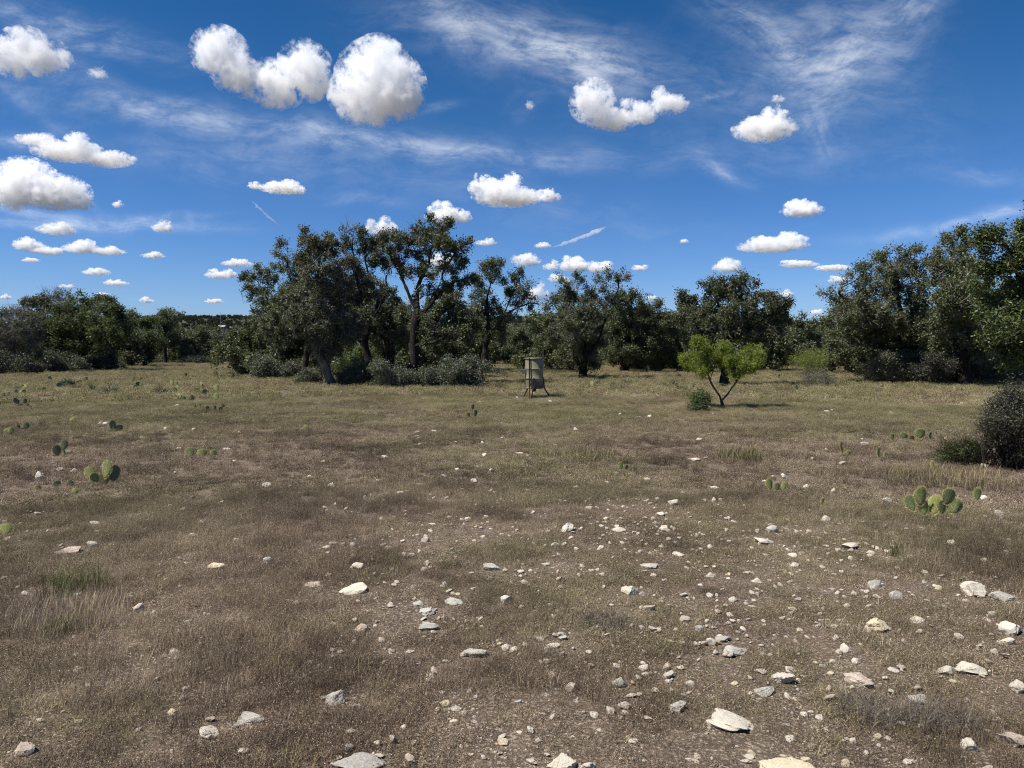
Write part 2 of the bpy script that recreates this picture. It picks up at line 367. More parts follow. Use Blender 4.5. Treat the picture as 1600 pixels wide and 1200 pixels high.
def grow(g, paths, lobes, n_attr, step, kill, jit=0.35, infl=2.6):
    P = []; par = []; thick = []
    for pi, path in enumerate(paths):
        path = [np.array(p, dtype=float) for p in path]
        if pi == 0: P.append(path[0]); par.append(-1); last = 0; thick.append(1.0)
        else:
            arr = np.array(P); last = int(np.argmin(np.sum((arr - path[0]) ** 2, 1)))
        cur = P[last]; th0 = thick[last] * (1.0 if pi == 0 else .74)
        for qi, q in enumerate(path[1:]):
            dist = np.linalg.norm(q - cur); k = max(1, int(round(dist / step)))
            s = cur.copy()
            for j in range(1, k + 1):
                w = s + (q - s) * j / k + g.normal(size=3) * step * .14
                P.append(w); par.append(last); last = len(P) - 1; thick.append(th0 + (.22 - th0) * ((qi + j / k) / (len(path) - 1)) ** .9)
            cur = P[last]
    vol = np.array([l[3] * l[4] * l[5] for l in lobes]) ** .8
    wt = np.array([l[6] if len(l) > 6 else 1.0 for l in lobes]); pr = vol * wt; pr /= pr.sum()
    ch = g.choice(len(lobes), n_attr, p=pr)
    dirs = unit(g.normal(size=(n_attr, 3))); rr = g.random((n_attr, 1)) ** .42
    lb = np.array([l[:6] for l in lobes])
    At = lb[ch, :3] + dirs * rr * lb[ch, 3:6]
    At = At[At[:, 2] > 0.35]
    best = np.full(len(At), 1e9); bi = np.zeros(len(At), int)
    def upd(i0):
        nonlocal best, bi
        nb = np.array(P[i0:])
        d = np.sum((At[:, None, :] - nb[None]) ** 2, 2); k = d.argmin(1); dm = d[np.arange(len(At)), k]
        u = dm < best; best = np.where(u, dm, best); bi = np.where(u, k + i0, bi)
    upd(0)
    for it in range(90):
        if len(At) == 0: break
        act = best < (infl if it > 12 else 9) ** 2
        if not act.any(): break
        src = bi[act]; dv = unit(At[act] - np.array(P)[src])
        us, inv = np.unique(src, return_inverse=True)
        acc = np.zeros((len(us), 3)); np.add.at(acc, inv, dv)
        acc = unit(unit(acc) + g.normal(size=acc.shape) * jit)
        i0 = len(P)
        for s, dd in zip(us, acc): P.append(P[s] + dd * step); par.append(int(s))
        upd(i0)
        keep = best > kill ** 2
        At = At[keep]; best = best[keep]; bi = bi[keep]
        if len(P) > 6000: break
    return np.array(P), np.array(par), np.array(thick)

def build_tree(name, base, paths, lobes, g, leaf=(0.11, 0.06), n_leaf=30000, leafmat=OAK, barkmat=BARK, n_attr=900, step=0.22, kill=0.30,
               base_r=0.2, sig=0.17, twigs=1.0, n_limb=5, twigmat=TWIG, up=0.5, jit=.35, tip=0.0055, twiglen=.35, droop=0.0, moss=0):
    """paths and lobes in metres relative to base; returns the Empty that parents trunk, limbs, branches, twigs, crown"""
    root = empty(name, base)
    P, par, thick = grow(g, paths, lobes, n_attr, step, kill, jit)
    n = len(P); kids = [[] for _ in range(n)]
    for i in range(1, n): kids[par[i]].append(i)
    tips = np.zeros(n)
    for i in range(n - 1, -1, -1):
        if not kids[i]: tips[i] = 1
        if par[i] >= 0: tips[par[i]] += tips[i]
    e = math.log(max(tips[0], 3)) / math.log(base_r / tip)
    rad = tip * tips ** (1 / e)
    nt_ = len(thick); rad[:nt_] = np.maximum(rad[:nt_], base_r * thick * .8 * g.uniform(.85, 1.15, nt_))
    # root flare
    h = P[:, 2]; nb = np.where((tips > tips[0] * .5) & (h < .5))[0]
    rad[nb] *= 1 + .28 * np.clip(1 - h[nb] / .5, 0, 1)
    chains = []; stack = [(0, None)]
    while stack:
        s, p0 = stack.pop(); ch = [] if p0 is None else [p0]
        cur = s
        while True:
            ch.append(cur); ks = kids[cur]
            if not ks: break
            ks = sorted(ks, key=lambda k: -tips[k])
            for k in ks[1:]: stack.append((k, cur))
            cur = ks[0]
        chains.append(ch)
    main = chains[0]; rest = sorted(chains[1:], key=lambda c: -rad[c[1]] * min(len(c), 12))
    def tb(ch, sides):
        r = rad[ch].copy()
        if ch is not main and len(ch) > 1: r[0] = min(r[0], r[1] * 1.15)
        p = P[ch].copy()
        if len(p) > 3: p[1:-1] = p[1:-1] * .5 + (p[:-2] + p[2:]) * .25
        return tube(p, r, sides)
    v, f = tb(main, 10); mesh_obj('trunk', np_mesh('trunk', v, f, barkmat, True), root)
    for c in rest[:n_limb]:
        v, f = tb(c, 8); mesh_obj('limb', np_mesh('limb', v, f, barkmat, True), root)
    small = rest[n_limb:]
    if small:
        v, f = join_vf([tb(c, 5 if rad[c[1]] > .03 else 3) for c in small])
        o = mesh_obj('branches', np_mesh('branches', v, f, barkmat, True), root)
        o['kind'] = 'stuff'
    tw = np.where(tips <= 3)[0]
    if twigs > 0:
        nt = int(len(tw) * 2.8 * twigs); s = g.choice(tw, nt)
        c0 = P[s]; dd = unit(g.normal(size=(nt, 3)) + .6 * unit(P[s] - P[np.maximum(par[s], 0)] + 1e-6) + np.array([0, 0, .25]))
        c1 = c0 + dd * twiglen * g.uniform(.4, 1.3, (nt, 1))
        v, f = sticks(c0, c1, 0.0105, 0.004)
        o = mesh_obj('twigs', np_mesh('twigs', v, f, twigmat), root); o['kind'] = 'stuff'
    if n_leaf > 0:
        # leaves sit in tufts at the twig ends, the tufts of very different size
        wts = g.gamma(0.9, 1.0, len(tw)); s = g.choice(tw, n_leaf, p=wts / wts.sum())
        toff = g.normal(size=(n, 3)) * sig * .8
        c = P[s] + np.clip(toff[s], -1.5 * sig, 1.5 * sig) + np.clip(g.normal(size=(n_leaf, 3)), -1.6, 1.6) * sig * g.uniform(.4, 1.1, (n_leaf, 1))
        c = c[c[:, 2] > 0.12]
        o = mesh_obj('crown', leaves_mesh('crown', c, leaf[0], leaf[1], leafmat, up, g, droop), root); o['kind'] = 'stuff'
    if moss:
        s = g.choice(tw, moss)
        cen = P[s]
        c = np.repeat(cen, 14, 0) + g.normal(size=(moss * 14, 3)) * .055
        o = mesh_obj('ball_moss', leaves_mesh('ball_moss', c, .12, .016, twigmat, 0, g), root); o['kind'] = 'stuff'
    return root

def px_tree(name, basepx, paths, lobes, depth=None, dep_scale=0.85, seed=1, **kw):
    """paths: lists of (px, py, depth offset m); lobes: (px, py, rx, ry[, depth offset[, weight]]) in photo pixels at the tree's distance"""
    g = np.random.default_rng(seed)
    if depth is None: B = gp(*basepx)
    else:
        B = at(basepx[0], basepx[1], depth); B.z = float(ground_z(B.x, B.y))
    D = B.y; k = D / F
    base = Vector((B.x, B.y, B.z - 0.06))
    pp = []
    for i, pth in enumerate(paths):
        q = []
        for j, p in enumerate(pth):
            w = at(p[0], p[1], D + (p[2] if len(p) > 2 else 0)) - base
            q.append((w.x, w.y, w.z))
        if i == 0: q[0] = (0, 0, 0)
        pp.append(q)
    ll = []
    for l in lobes:
        dy = l[4] if len(l) > 4 else g.normal() * l[2] * k * .55
        w = at(l[0], l[1], D + dy) - base
        ll.append((w.x, w.y, w.z, l[2] * k, max(l[2], l[3]) * k * dep_scale, l[3] * k, l[5] if len(l) > 5 else 1.0))
    return build_tree(name, base, pp, ll, g, **kw)

def z1(lst):                                  # lobes measured in an enlargement of the left oaks (x3.2, origin 360,320)
    return [(360 + l[0] / 3.2, 320 + l[1] / 3.2, l[2] / 3.2, l[3] / 3.2, *l[4:]) for l in lst]
def z2(lst): return [(760 + l[0] / 3.2, 400 + l[1] / 3.2, l[2] / 3.2, l[3] / 3.2, *l[4:]) for l in lst]
def z4(lst): return [(1240 + l[0] / 2.667, 310 + l[1] / 2.667, l[2] / 2.667, l[3] / 2.667, *l[4:]) for l in lst]
def z5(lst): return [(l[0] / 4, 430 + l[1] / 4, l[2] / 4, l[3] / 4, *l[4:]) for l in lst]
def p1(lst): return [(360 + l[0] / 3.2, 320 + l[1] / 3.2, *l[2:]) for l in lst]
def p2(lst): return [(760 + l[0] / 3.2, 400 + l[1] / 3.2, *l[2:]) for l in lst]
def p4(lst): return [(1240 + l[0] / 2.667, 310 + l[1] / 2.667, *l[2:]) for l in lst]
def p5(lst): return [(l[0] / 4, 430 + l[1] / 4, *l[2:]) for l in lst]

G_OAK = 'oaks of the left thicket'
t = px_tree('oak_tree', (450, 588), [p1([(290, 830), (285, 740), (300, 640), (290, 540, .3)]), p1([(290, 700), (240, 600, -.4), (190, 480)]), p1([(295, 600), (320, 450), (280, 300)])],
  z1([(150, 370, 95, 85), (110, 440, 60, 60), (270, 270, 75, 85), (240, 200, 45, 30), (200, 520, 110, 95), (300, 470, 110, 110), (250, 620, 130, 90), (330, 370, 70, 90), (160, 620, 60, 60), (320, 700, 90, 60)]),
  seed=3, n_limb=8, sig=.14, n_leaf=25000, n_attr=900, base_r=.17, twigs=1.6, moss=140)
tag(t, 'dark oak at the left end of the centre thicket, crown drooping low on the left', 'tree', G_OAK)
t = px_tree('oak_tree', (516, 605), [p1([(500, 905), (480, 820), (440, 740, -.2), (420, 640), (415, 540)]), p1([(430, 700), (470, 560, .3), (450, 400), (440, 260)]), p1([(490, 830), (520, 700, .4), (545, 560), (560, 420)])],
  z1([(440, 210, 100, 60), (350, 150, 32, 35), (500, 210, 55, 70), (400, 220, 60, 70), (450, 330, 110, 95), (480, 460, 130, 110), (420, 570, 140, 100), (580, 600, 100, 90), (540, 380, 70, 90), (360, 470, 80, 90), (470, 690, 110, 70)]),
  seed=4, n_limb=9, sig=.14, n_leaf=26000, n_attr=1050, base_r=.19, twigs=2.4, moss=220, barkmat=BARKPALE, leafmat=OAKGREY)
tag(t, 'twiggy grey oak with a pale leaning trunk bare to the ground in the centre thicket', 'tree', G_OAK)
t = px_tree('oak_tree', (612, 597), [p1([(810, 860), (800, 720), (770, 620), (735, 540), (740, 470), (700, 360), (670, 260)]), p1([(740, 520), (800, 440, .5), (770, 350)]), p1([(700, 360), (640, 330, -.4), (600, 200)]), p1([(780, 660), (690, 620, -.5), (600, 560)])],
  z1([(590, 130, 45, 55), (640, 120, 30, 40), (600, 220, 60, 70), (690, 190, 80, 70), (760, 160, 50, 40), (730, 260, 90, 70), (620, 330, 70, 60), (700, 420, 70, 70), (770, 450, 80, 60), (610, 460, 70, 70), (780, 560, 130, 80), (680, 610, 100, 60), (840, 640, 90, 80), (740, 690, 100, 50)]),
  seed=5, n_limb=10, sig=.14, n_leaf=22000, n_attr=1000, base_r=.19, twigs=2.0, moss=200)
tag(t, 'tall oak with dark zigzag limbs just left of the crooked open oak', 'tree', G_OAK)
t = px_tree('oak_tree', (649, 603), [p1([(925, 900), (920, 760), (915, 640), (935, 545), (900, 460), (870, 390), (850, 290)]), p1([(925, 500), (935, 430, .3), (960, 370), (990, 300), (1000, 220), (1040, 150)]),
   p1([(935, 550), (1000, 520, -.3), (1040, 450), (1085, 405), (1150, 380), (1205, 365)]), p1([(1060, 420), (1055, 350, .2), (1095, 280), (1140, 220), (1180, 190)]), p1([(960, 370), (1030, 340, -.4), (1080, 290)]), p1([(870, 390), (830, 320, .4), (790, 240)]), p1([(925, 700), (1010, 690, -.6), (1080, 660)])],
  z1([(950, 110, 60, 35), (1055, 110, 55, 50), (1060, 170, 60, 35), (900, 190, 80, 45), (990, 200, 80, 40), (1130, 220, 65, 50), (1190, 200, 30, 40), (1130, 320, 70, 45), (840, 250, 60, 60), (880, 310, 55, 45), (1010, 440, 55, 32), (1190, 370, 30, 28), (930, 340, 40, 50), (1060, 640, 90, 60), (1000, 60, 20, 10), (830, 160, 40, 30), (960, 260, 60, 50), (1110, 400, 50, 30), (870, 560, 60, 50, .8)]),
  seed=6, n_leaf=20000, n_attr=720, base_r=.21, twigs=2.2, moss=200, n_limb=9, sig=.14)
tag(t, 'open crooked oak with sky showing between its thick forking limbs', 'tree', G_OAK)
t = px_tree('oak_tree', (575, 600), [p1([(690, 880), (700, 800), (670, 700), (690, 600), (650, 500), (640, 400), (600, 300)]), p1([(672, 700), (610, 640, .3), (560, 560), (520, 500)]), p1([(690, 600), (740, 520, -.3), (770, 440)])],
  z1([(600, 300, 60, 60), (560, 420, 70, 80), (650, 420, 60, 70), (760, 430, 60, 60), (520, 520, 70, 70), (660, 540, 60, 50)]),
  seed=16, n_leaf=9000, n_attr=480, base_r=.15, twigs=3.0, moss=140, n_limb=9, sig=.14, leafmat=OAKGREY)
tag(t, 'thin sinuous oak stem half bare between the pale leaning trunk and the zigzag oak', 'tree', G_OAK)
t = px_tree('oak_tree', (478, 600), [p1([(380, 880), (370, 780), (400, 680), (380, 560), (390, 440), (370, 320)]), p1([(395, 670), (330, 590, .3), (270, 500)])],
  z1([(370, 300, 60, 60), (390, 420, 60, 70), (280, 480, 70, 60), (340, 560, 70, 60)]),
  seed=17, n_leaf=8000, n_attr=360, base_r=.13, twigs=3.0, moss=120, n_limb=8, sig=.14)
tag(t, 'thin dark oak stem just left of the pale leaning trunk', 'tree', G_OAK)
t = px_tree('oak_tree', (700, 590), [p1([(1090, 800), (1085, 700), (1100, 600), (1090, 500)])],
  z1([(1090, 520, 110, 70), (1040, 600, 110, 80), (1170, 590, 100, 90), (1130, 470, 70, 45), (1100, 690, 130, 70), (970, 640, 60, 80)]), depth=37,
  seed=7, n_leaf=26000, n_attr=650, base_r=.14, twigs=1.5, leaf=(.115, .065), moss=80)
tag(t, 'lower rounded oak filling the gap behind the crooked open oak', 'tree', G_OAK)
t = px_tree('oak_tree', (760, 583), [p1([(1280, 830), (1275, 740), (1290, 650), (1290, 560), (1280, 460), (1300, 370)]), p1([(1290, 660), (1345, 585, -.3), (1400, 530), (1460, 505), (1530, 490)]), p1([(1350, 580), (1400, 470, .4), (1440, 390)])],
  z1([(1300, 320, 65, 38), (1350, 350, 40, 50), (1265, 400, 60, 55), (1450, 350, 42, 45), (1480, 410, 50, 40), (1430, 460, 60, 45), (1540, 495, 45, 22), (1250, 520, 85, 80), (1330, 560, 60, 60), (1200, 610, 80, 80), (1320, 640, 70, 60), (1400, 560, 50, 40), (1390, 420, 40, 40)]),
  seed=8, depth=45, n_leaf=22000, n_attr=640, base_r=.2, twigs=1.6, moss=120, leaf=(.115, .065), n_limb=6, sig=.19, step=.27, kill=.36)
tag(t, 'sparse oak at the right end of the centre thicket, one long bough reaching right', 'tree', G_OAK)

t = px_tree('oak_tree', (910, 592), [p2([(480, 615), (490, 520), (500, 430), (520, 320), (500, 200)]), p2([(480, 600), (440, 480, -.4), (400, 360), (350, 260)]), p2([(490, 520), (560, 420, .4), (620, 260), (670, 130)]), p2([(500, 430), (460, 300, .4), (410, 160)])],
  z2([(400, 125, 42, 35), (370, 105, 15, 15), (470, 130, 45, 38), (560, 120, 40, 50), (655, 115, 45, 38), (705, 85, 30, 15), (420, 200, 100, 50), (330, 230, 60, 40), (540, 200, 70, 60), (480, 290, 130, 80), (390, 390, 120, 70), (510, 430, 110, 80), (610, 250, 55, 70), (420, 490, 90, 60), (520, 530, 70, 50)]),
  seed=9, sig=.15, n_leaf=27000, n_attr=1000, base_r=.2, twigs=2.2, moss=160, n_limb=6)
tag(t, 'ragged oak right of the barrel feeder with thin boughs sticking out on top', 'tree', 'oaks in the middle of the field edge')
t = px_tree('oak_tree', (975, 583), [p2([(690, 585), (700, 480), (720, 380), (740, 280)]), p2([(700, 470), (790, 380, .5), (850, 300)])],
  z2([(700, 225, 100, 45), (780, 250, 90, 55), (850, 270, 75, 55), (700, 330, 130, 80), (830, 370, 120, 90), (720, 450, 130, 80), (850, 480, 90, 65), (640, 480, 70, 70), (760, 530, 110, 45), (930, 400, 50, 70), (900, 330, 50, 50)]),
  seed=10, n_leaf=46000, n_attr=900, base_r=.22, twigs=1.0, leaf=(.12, .07), moss=60, step=.27, kill=.36, sig=.2)
tag(t, 'dense round dark oak between the ragged oak and the oak behind the lime green mesquite', 'tree', 'oaks in the middle of the field edge')
t = px_tree('oak_tree', (1132, 601), [p2([(1190, 640), (1190, 560), (1185, 480), (1200, 400), (1240, 280), (1270, 150)]), p2([(1190, 470), (1120, 390, -.5), (1050, 300), (990, 240)]), p2([(1195, 430), (1290, 370, .5), (1400, 310), (1490, 250)]), p2([(1200, 390), (1180, 280, .8), (1130, 170)])],
  z2([(1270, 105, 60, 50), (1205, 155, 90, 55), (1120, 145, 50, 50), (1310, 165, 75, 60), (1000, 225, 70, 55), (1030, 300, 95, 60), (960, 190, 30, 25), (1400, 225, 75, 55), (1490, 245, 55, 45), (1450, 310, 80, 60), (1250, 270, 140, 75), (1230, 370, 160, 60), (1090, 370, 95, 55), (1390, 390, 100, 55), (1060, 430, 60, 40), (1340, 430, 90, 40), (1130, 250, 80, 70), (1420, 170, 25, 18)]),
  seed=12, sig=.15, n_leaf=36000, n_attr=1050, base_r=.17, twigs=1.2, moss=60, leafmat=OAK)
tag(t, 'well shaped oak with one dark trunk standing behind the lime green mesquite', 'tree', 'oaks in the middle of the field edge')

t = px_tree('oak_tree', (1446, 597), [p4([(550, 770), (520, 660), (470, 540), (440, 430), (400, 300)]), p4([(520, 650), (400, 560, -.6), (290, 470), (180, 400)]), p4([(470, 540), (520, 420, .5), (510, 270)])],
  z4([(385, 235, 60, 45), (300, 305, 70, 50), (240, 300, 25, 20), (165, 385, 60, 40), (505, 235, 65, 45), (450, 320, 100, 70), (230, 450, 95, 70), (350, 410, 110, 75), (500, 400, 90, 70), (265, 560, 120, 65), (390, 550, 110, 75), (200, 640, 70, 55), (300, 480, 110, 70, -1.6, 2.0), (380, 500, 80, 70, -1.8, 1.5), (520, 540, 90, 80), (330, 650, 110, 50), (440, 680, 100, 60), (600, 300, 60, 60)]),
  seed=13, n_leaf=52000, n_attr=1250, base_r=.28, twigs=1.5, moss=120, n_limb=5)
tag(t, 'broad oak left in the right hand thicket, sky glinting through its middle', 'tree', 'oaks of the right thicket')
t = px_tree('oak_tree', (1508, 597), [p4([(715, 770), (700, 640), (690, 500), (680, 350), (660, 230)]), p4([(700, 640), (780, 520, .5), (800, 380)])],
  z4([(640, 190, 55, 50), (720, 190, 55, 50), (660, 290, 90, 80), (690, 400, 100, 90), (650, 520, 90, 80), (760, 330, 70, 90), (720, 600, 110, 80), (800, 480, 80, 90), (680, 690, 110, 60), (820, 640, 80, 80)]),
  seed=14, depth=31, n_leaf=46000, n_attr=950, base_r=.26, twigs=1.2, moss=80)
tag(t, 'tall narrow oak in the middle of the right hand thicket', 'tree', 'oaks of the right thicket')
t = px_tree('oak_tree', (1650, 632), [p4([(1090, 860), (1060, 700), (1010, 520), (950, 360), (900, 230)]), p4([(1050, 640), (940, 560, .3), (850, 450)]), p4([(1010, 520), (1080, 380, .3), (1060, 230)])],
  z4([(830, 155, 65, 45), (790, 230, 60, 60), (930, 170, 60, 50), (900, 280, 110, 90), (840, 400, 110, 90), (960, 420, 120, 110), (880, 540, 110, 80), (850, 640, 90, 60), (1000, 260, 110, 110), (1060, 190, 90, 70), (1120, 360, 130, 120), (1060, 560, 140, 110), (958, 50, 10, 14), (1100, 700, 130, 70), (940, 660, 90, 60)]),
  seed=15, depth=21, n_leaf=62000, n_attr=1300, base_r=.3, twigs=.8, moss=40, leaf=(.095, .05), leafmat=OAKG, dep_scale=.7)
tag(t, 'nearest big green oak cut off by the right edge of the view', 'tree', 'oaks of the right thicket')

# left wood
t = px_tree('bare_tree', (12, 582), [p5([(60, 600), (70, 500), (60, 400), (90, 300)]), p5([(65, 480), (130, 380, .5), (180, 280)]), p5([(60, 400), (20, 300, -.5), (-20, 230)])],
  z5([(60, 250, 90, 55), (150, 270, 90, 70), (60, 350, 110, 80), (170, 370, 100, 80), (-40, 290, 100, 80), (60, 460, 110, 70), (190, 450, 60, 60)]),
  seed=21, n_leaf=6500, n_attr=800, base_r=.2, twigs=5.5, leaf=(.12, .06), leafmat=OAKGREY, barkmat=BARKPALE, step=.28, kill=.36, twiglen=.6, tip=.008)
tag(t, 'grey nearly leafless tree full of bare twigs at the left edge', 'tree', 'trees of the left wood')
t = px_tree('bare_tree', (95, 577), [p5([(380, 590), (375, 420), (370, 280), (370, 160)]), p5([(372, 300), (420, 200, .4), (440, 120)])],
  z5([(370, 130, 75, 45), (300, 150, 50, 40), (430, 150, 50, 40), (360, 200, 90, 50)]),
  seed=22, depth=58, n_leaf=800, n_attr=420, base_r=.18, twigs=4.5, leafmat=OAKGREY, barkmat=BARKPALE, step=.3, kill=.36, twiglen=.6, tip=.009)
tag(t, 'bare grey treetop sticking up behind the round bright green oak of the left wood', 'tree', 'trees of the left wood')
t = px_tree('oak_tree', (58, 578), [p5([(230, 590), (235, 420), (230, 260)])],
  z5([(240, 170, 80, 40), (200, 240, 90, 70), (270, 230, 80, 60), (230, 340, 100, 90), (220, 450, 100, 70)]),
  seed=23, depth=55, n_leaf=16000, n_attr=500, base_r=.18, twigs=2, leaf=(.14, .08), step=.3, kill=.4, sig=.22, leafmat=OAKGREY)
tag(t, 'dull green oak between the two bare grey trees of the left wood', 'tree', 'trees of the left wood')
t = px_tree('oak_tree', (132, 580), [p5([(530, 600), (520, 500), (500, 420), (520, 300), (530, 200)]), p5([(505, 430), (600, 360, .5), (700, 260)]), p5([(510, 440), (420, 370, -.5), (350, 330)])],
  z5([(530, 175, 110, 55), (430, 230, 90, 70), (360, 330, 110, 75), (690, 200, 100, 65), (760, 270, 80, 70), (600, 280, 120, 80), (480, 330, 120, 80), (660, 360, 130, 80), (780, 380, 70, 70), (380, 430, 110, 60), (600, 440, 120, 50), (500, 240, 110, 70), (320, 400, 60, 70)]),
  seed=24, n_leaf=44000, n_attr=950, base_r=.26, twigs=.7, leaf=(.13, .075), leafmat=OAKG, step=.3, kill=.4, sig=.22)
tag(t, 'large round bright green oak dominating the left wood', 'tree', 'trees of the left wood')
t = px_tree('oak_tree', (226, 572), [p5([(900, 560), (895, 450), (890, 340)])],
  z5([(870, 290, 70, 35), (920, 310, 60, 50), (880, 370, 90, 70), (930, 420, 90, 80), (860, 470, 90, 55), (960, 360, 60, 50)]),
  seed=25, depth=62, n_leaf=20000, n_attr=450, base_r=.18, twigs=.8, leaf=(.15, .09), leafmat=OAKG, step=.34, kill=.45, sig=.25)
tag(t, 'smaller green oak tucked against the right side of the left wood', 'tree', 'trees of the left wood')
t = px_tree('oak_tree', (258, 570), [p5([(1030, 560), (1030, 420), (1025, 300), (1040, 250)])],
  z5([(1010, 255, 60, 28), (1080, 270, 50, 28), (1040, 235, 45, 20), (1030, 310, 70, 35)]),
  seed=26, depth=72, n_leaf=8000, n_attr=260, base_r=.18, twigs=1, leaf=(.16, .09), step=.34, kill=.45, sig=.25)
tag(t, 'flat topped oak rising alone above the low treeline left of centre', 'tree', 'trees of the left wood')

# background treeline: five kinds, copied
def generic_tree(seed, h, w, leafmat, n_leaf, twigs):
    g = np.random.default_rng(seed)
    lobes = []
    for i in range(9):
        a = g.uniform(0, 6.28); rr = g.uniform(.1, .62) * w / 2; z = g.uniform(.22, .86) * h
        sx = w * g.uniform(.16, .27); lobes.append((rr * math.cos(a), rr * math.sin(a), z, sx, sx, h * g.uniform(.11, .18)))
    lobes += [(0, 0, h * .55, w * .28, w * .28, h * .25)]
    for i in range(5):
        a = i * 1.256 + g.uniform(0, 1); lobes.append((w * .33 * math.cos(a), w * .33 * math.sin(a), h * .24, w * .2, w * .2, h * .17))
    return build_tree('background_oak', (0, 0, -100), [[(0, 0, 0), (g.normal() * .2, g.normal() * .2, h * .25), (g.normal() * .4, g.normal() * .4, h * .55)]], lobes, g,
                      leaf=(.17, .10), n_leaf=n_leaf, leafmat=leafmat, n_attr=420, step=.34, kill=.45, base_r=.16, sig=.25, twigs=twigs, n_limb=2)
protos = [generic_tree(101, 4.6, 5.0, OAK, 17000, .8), generic_tree(102, 4.1, 5.6, OAK, 18000, 1.2), generic_tree(103, 5.0, 4.6, OAK, 16000, 1.4), generic_tree(104, 4.2, 5.0, OAKGREY, 12000, 3.0), generic_tree(105, 4.8, 5.4, OAKGREY, 18000, 1.6)]
used = set()
def behind(px):
    for lim, nm in ((60, 'the grey leafless tree'), (205, 'the big bright green oak'), (250, 'the smaller green oak'), (300, 'the flat topped oak'), (385, 'the gap left of the thicket'), (480, 'the left drooping oak'), (580, 'the pale leaning trunk'), (690, 'the crooked open oak'), (790, 'the sparse oak'), (850, 'the barrel feeder'), (930, 'the ragged oak'), (1045, 'the dense round oak'), (1215, 'the mesquite'), (1300, 'the gap left of the right thicket'), (1470, 'the broad oak at right'), (1560, 'the tall narrow oak at right'), (9999, 'the nearest big oak at right')):
        if px < lim: return nm
KIND = ['round dark', 'broad dark', 'tall twiggy', 'thin greyish', 'wide greyish']
def place_bg(k, x, y, s, rz, label, group):
    src = protos[k]
    o = src if k not in used else copy_tree(src)
    used.add(k)
    o.location = (x, y, float(ground_z(x, y)) - .08); o.scale = (s, s, s * R.uniform(.92, 1.06)); o.rotation_euler = (0, 0, rz)
    tag(o, label, 'tree', group)
px = -220.0
while px < 1830:
    D = R.uniform(62, 74)
    if 215 < px < 400: D = R.uniform(72, 80)
    top = 503 + R.uniform(-6, 8) - (4 if 215 < px < 400 else 0)
    if px < 210: D = R.uniform(60, 66)
    p = at(px, 543, D); k = R.choice([0, 1, 1, 2, 3, 4])
    s = ((543 - top) / F * D + CAM_H) / 4.5
    place_bg(k, p.x, D, s * R.uniform(.95, 1.1), R.uniform(0, 6.28), 'low %s oak in the front treeline behind %s' % (KIND[k], behind(px)), 'low oaks of the front treeline')
    px += R.uniform(38, 58)
px = -200.0
while px < 1800:
    D = R.uniform(88, 104); top = 503 + R.uniform(-5, 8)
    p = at(px, 543, D); s = ((543 - top) / F * D + CAM_H) / 4.5
    k = R.choice([0, 1, 2, 4]); place_bg(k, p.x, D, s, R.uniform(0, 6.28), 'low %s oak in the back treeline behind %s' % (KIND[k], behind(px)), 'low oaks of the back treeline')
    px += R.uniform(36, 56)

for (px, D, k, s_, lb_) in [(395, 43, 2, .95, 'dark oak filling the gap behind the left drooping oak'), (470, 41, 0, 1.1, 'dark oak right behind the pale leaning trunk'), (548, 42, 2, 1.15, 'dark oak deep in the thicket between the leaning trunk and the zigzag oak'), (600, 40, 0, 1.05, 'low dark oak behind the zigzag limbed oak'), (655, 44, 3, 1.1, 'grey twiggy oak behind the crooked open oak'), (735, 50, 2, 1.05, 'dark oak behind the foot of the sparse oak'),
  (860, 50, 0, .95, 'dark oak just right of the barrel feeder at the field edge'), (1015, 52, 2, 1.05, 'dark oak touching the right side of the dense round oak'), (1055, 54, 0, 1.0, 'dark oak between the round oak and the mesquite'), (1095, 46, 2, .9, 'dark oak left behind the single trunked oak'), (1190, 50, 0, .95, 'dark oak right behind the single trunked oak'), (1250, 58, 2, .95, 'dark oak in the gap behind the lime green bush'), (1330, 46, 0, 1.0, 'dark oak behind the left of the broad oak at right'), (1410, 42, 2, 1.1, 'dark oak behind the middle of the broad oak at right'), (1500, 40, 0, 1.15, 'dark oak behind the tall narrow oak at right'), (1580, 36, 2, 1.1, 'dark oak between the narrow oak and the nearest big oak'),
  (175, 60, 0, .95, 'dark oak behind the right half of the big bright green oak')]:
    p = at(px, 543, D); place_bg(k, p.x, D, s_, R.uniform(0, 6.28), lb_, 'dark oaks filling the thickets')

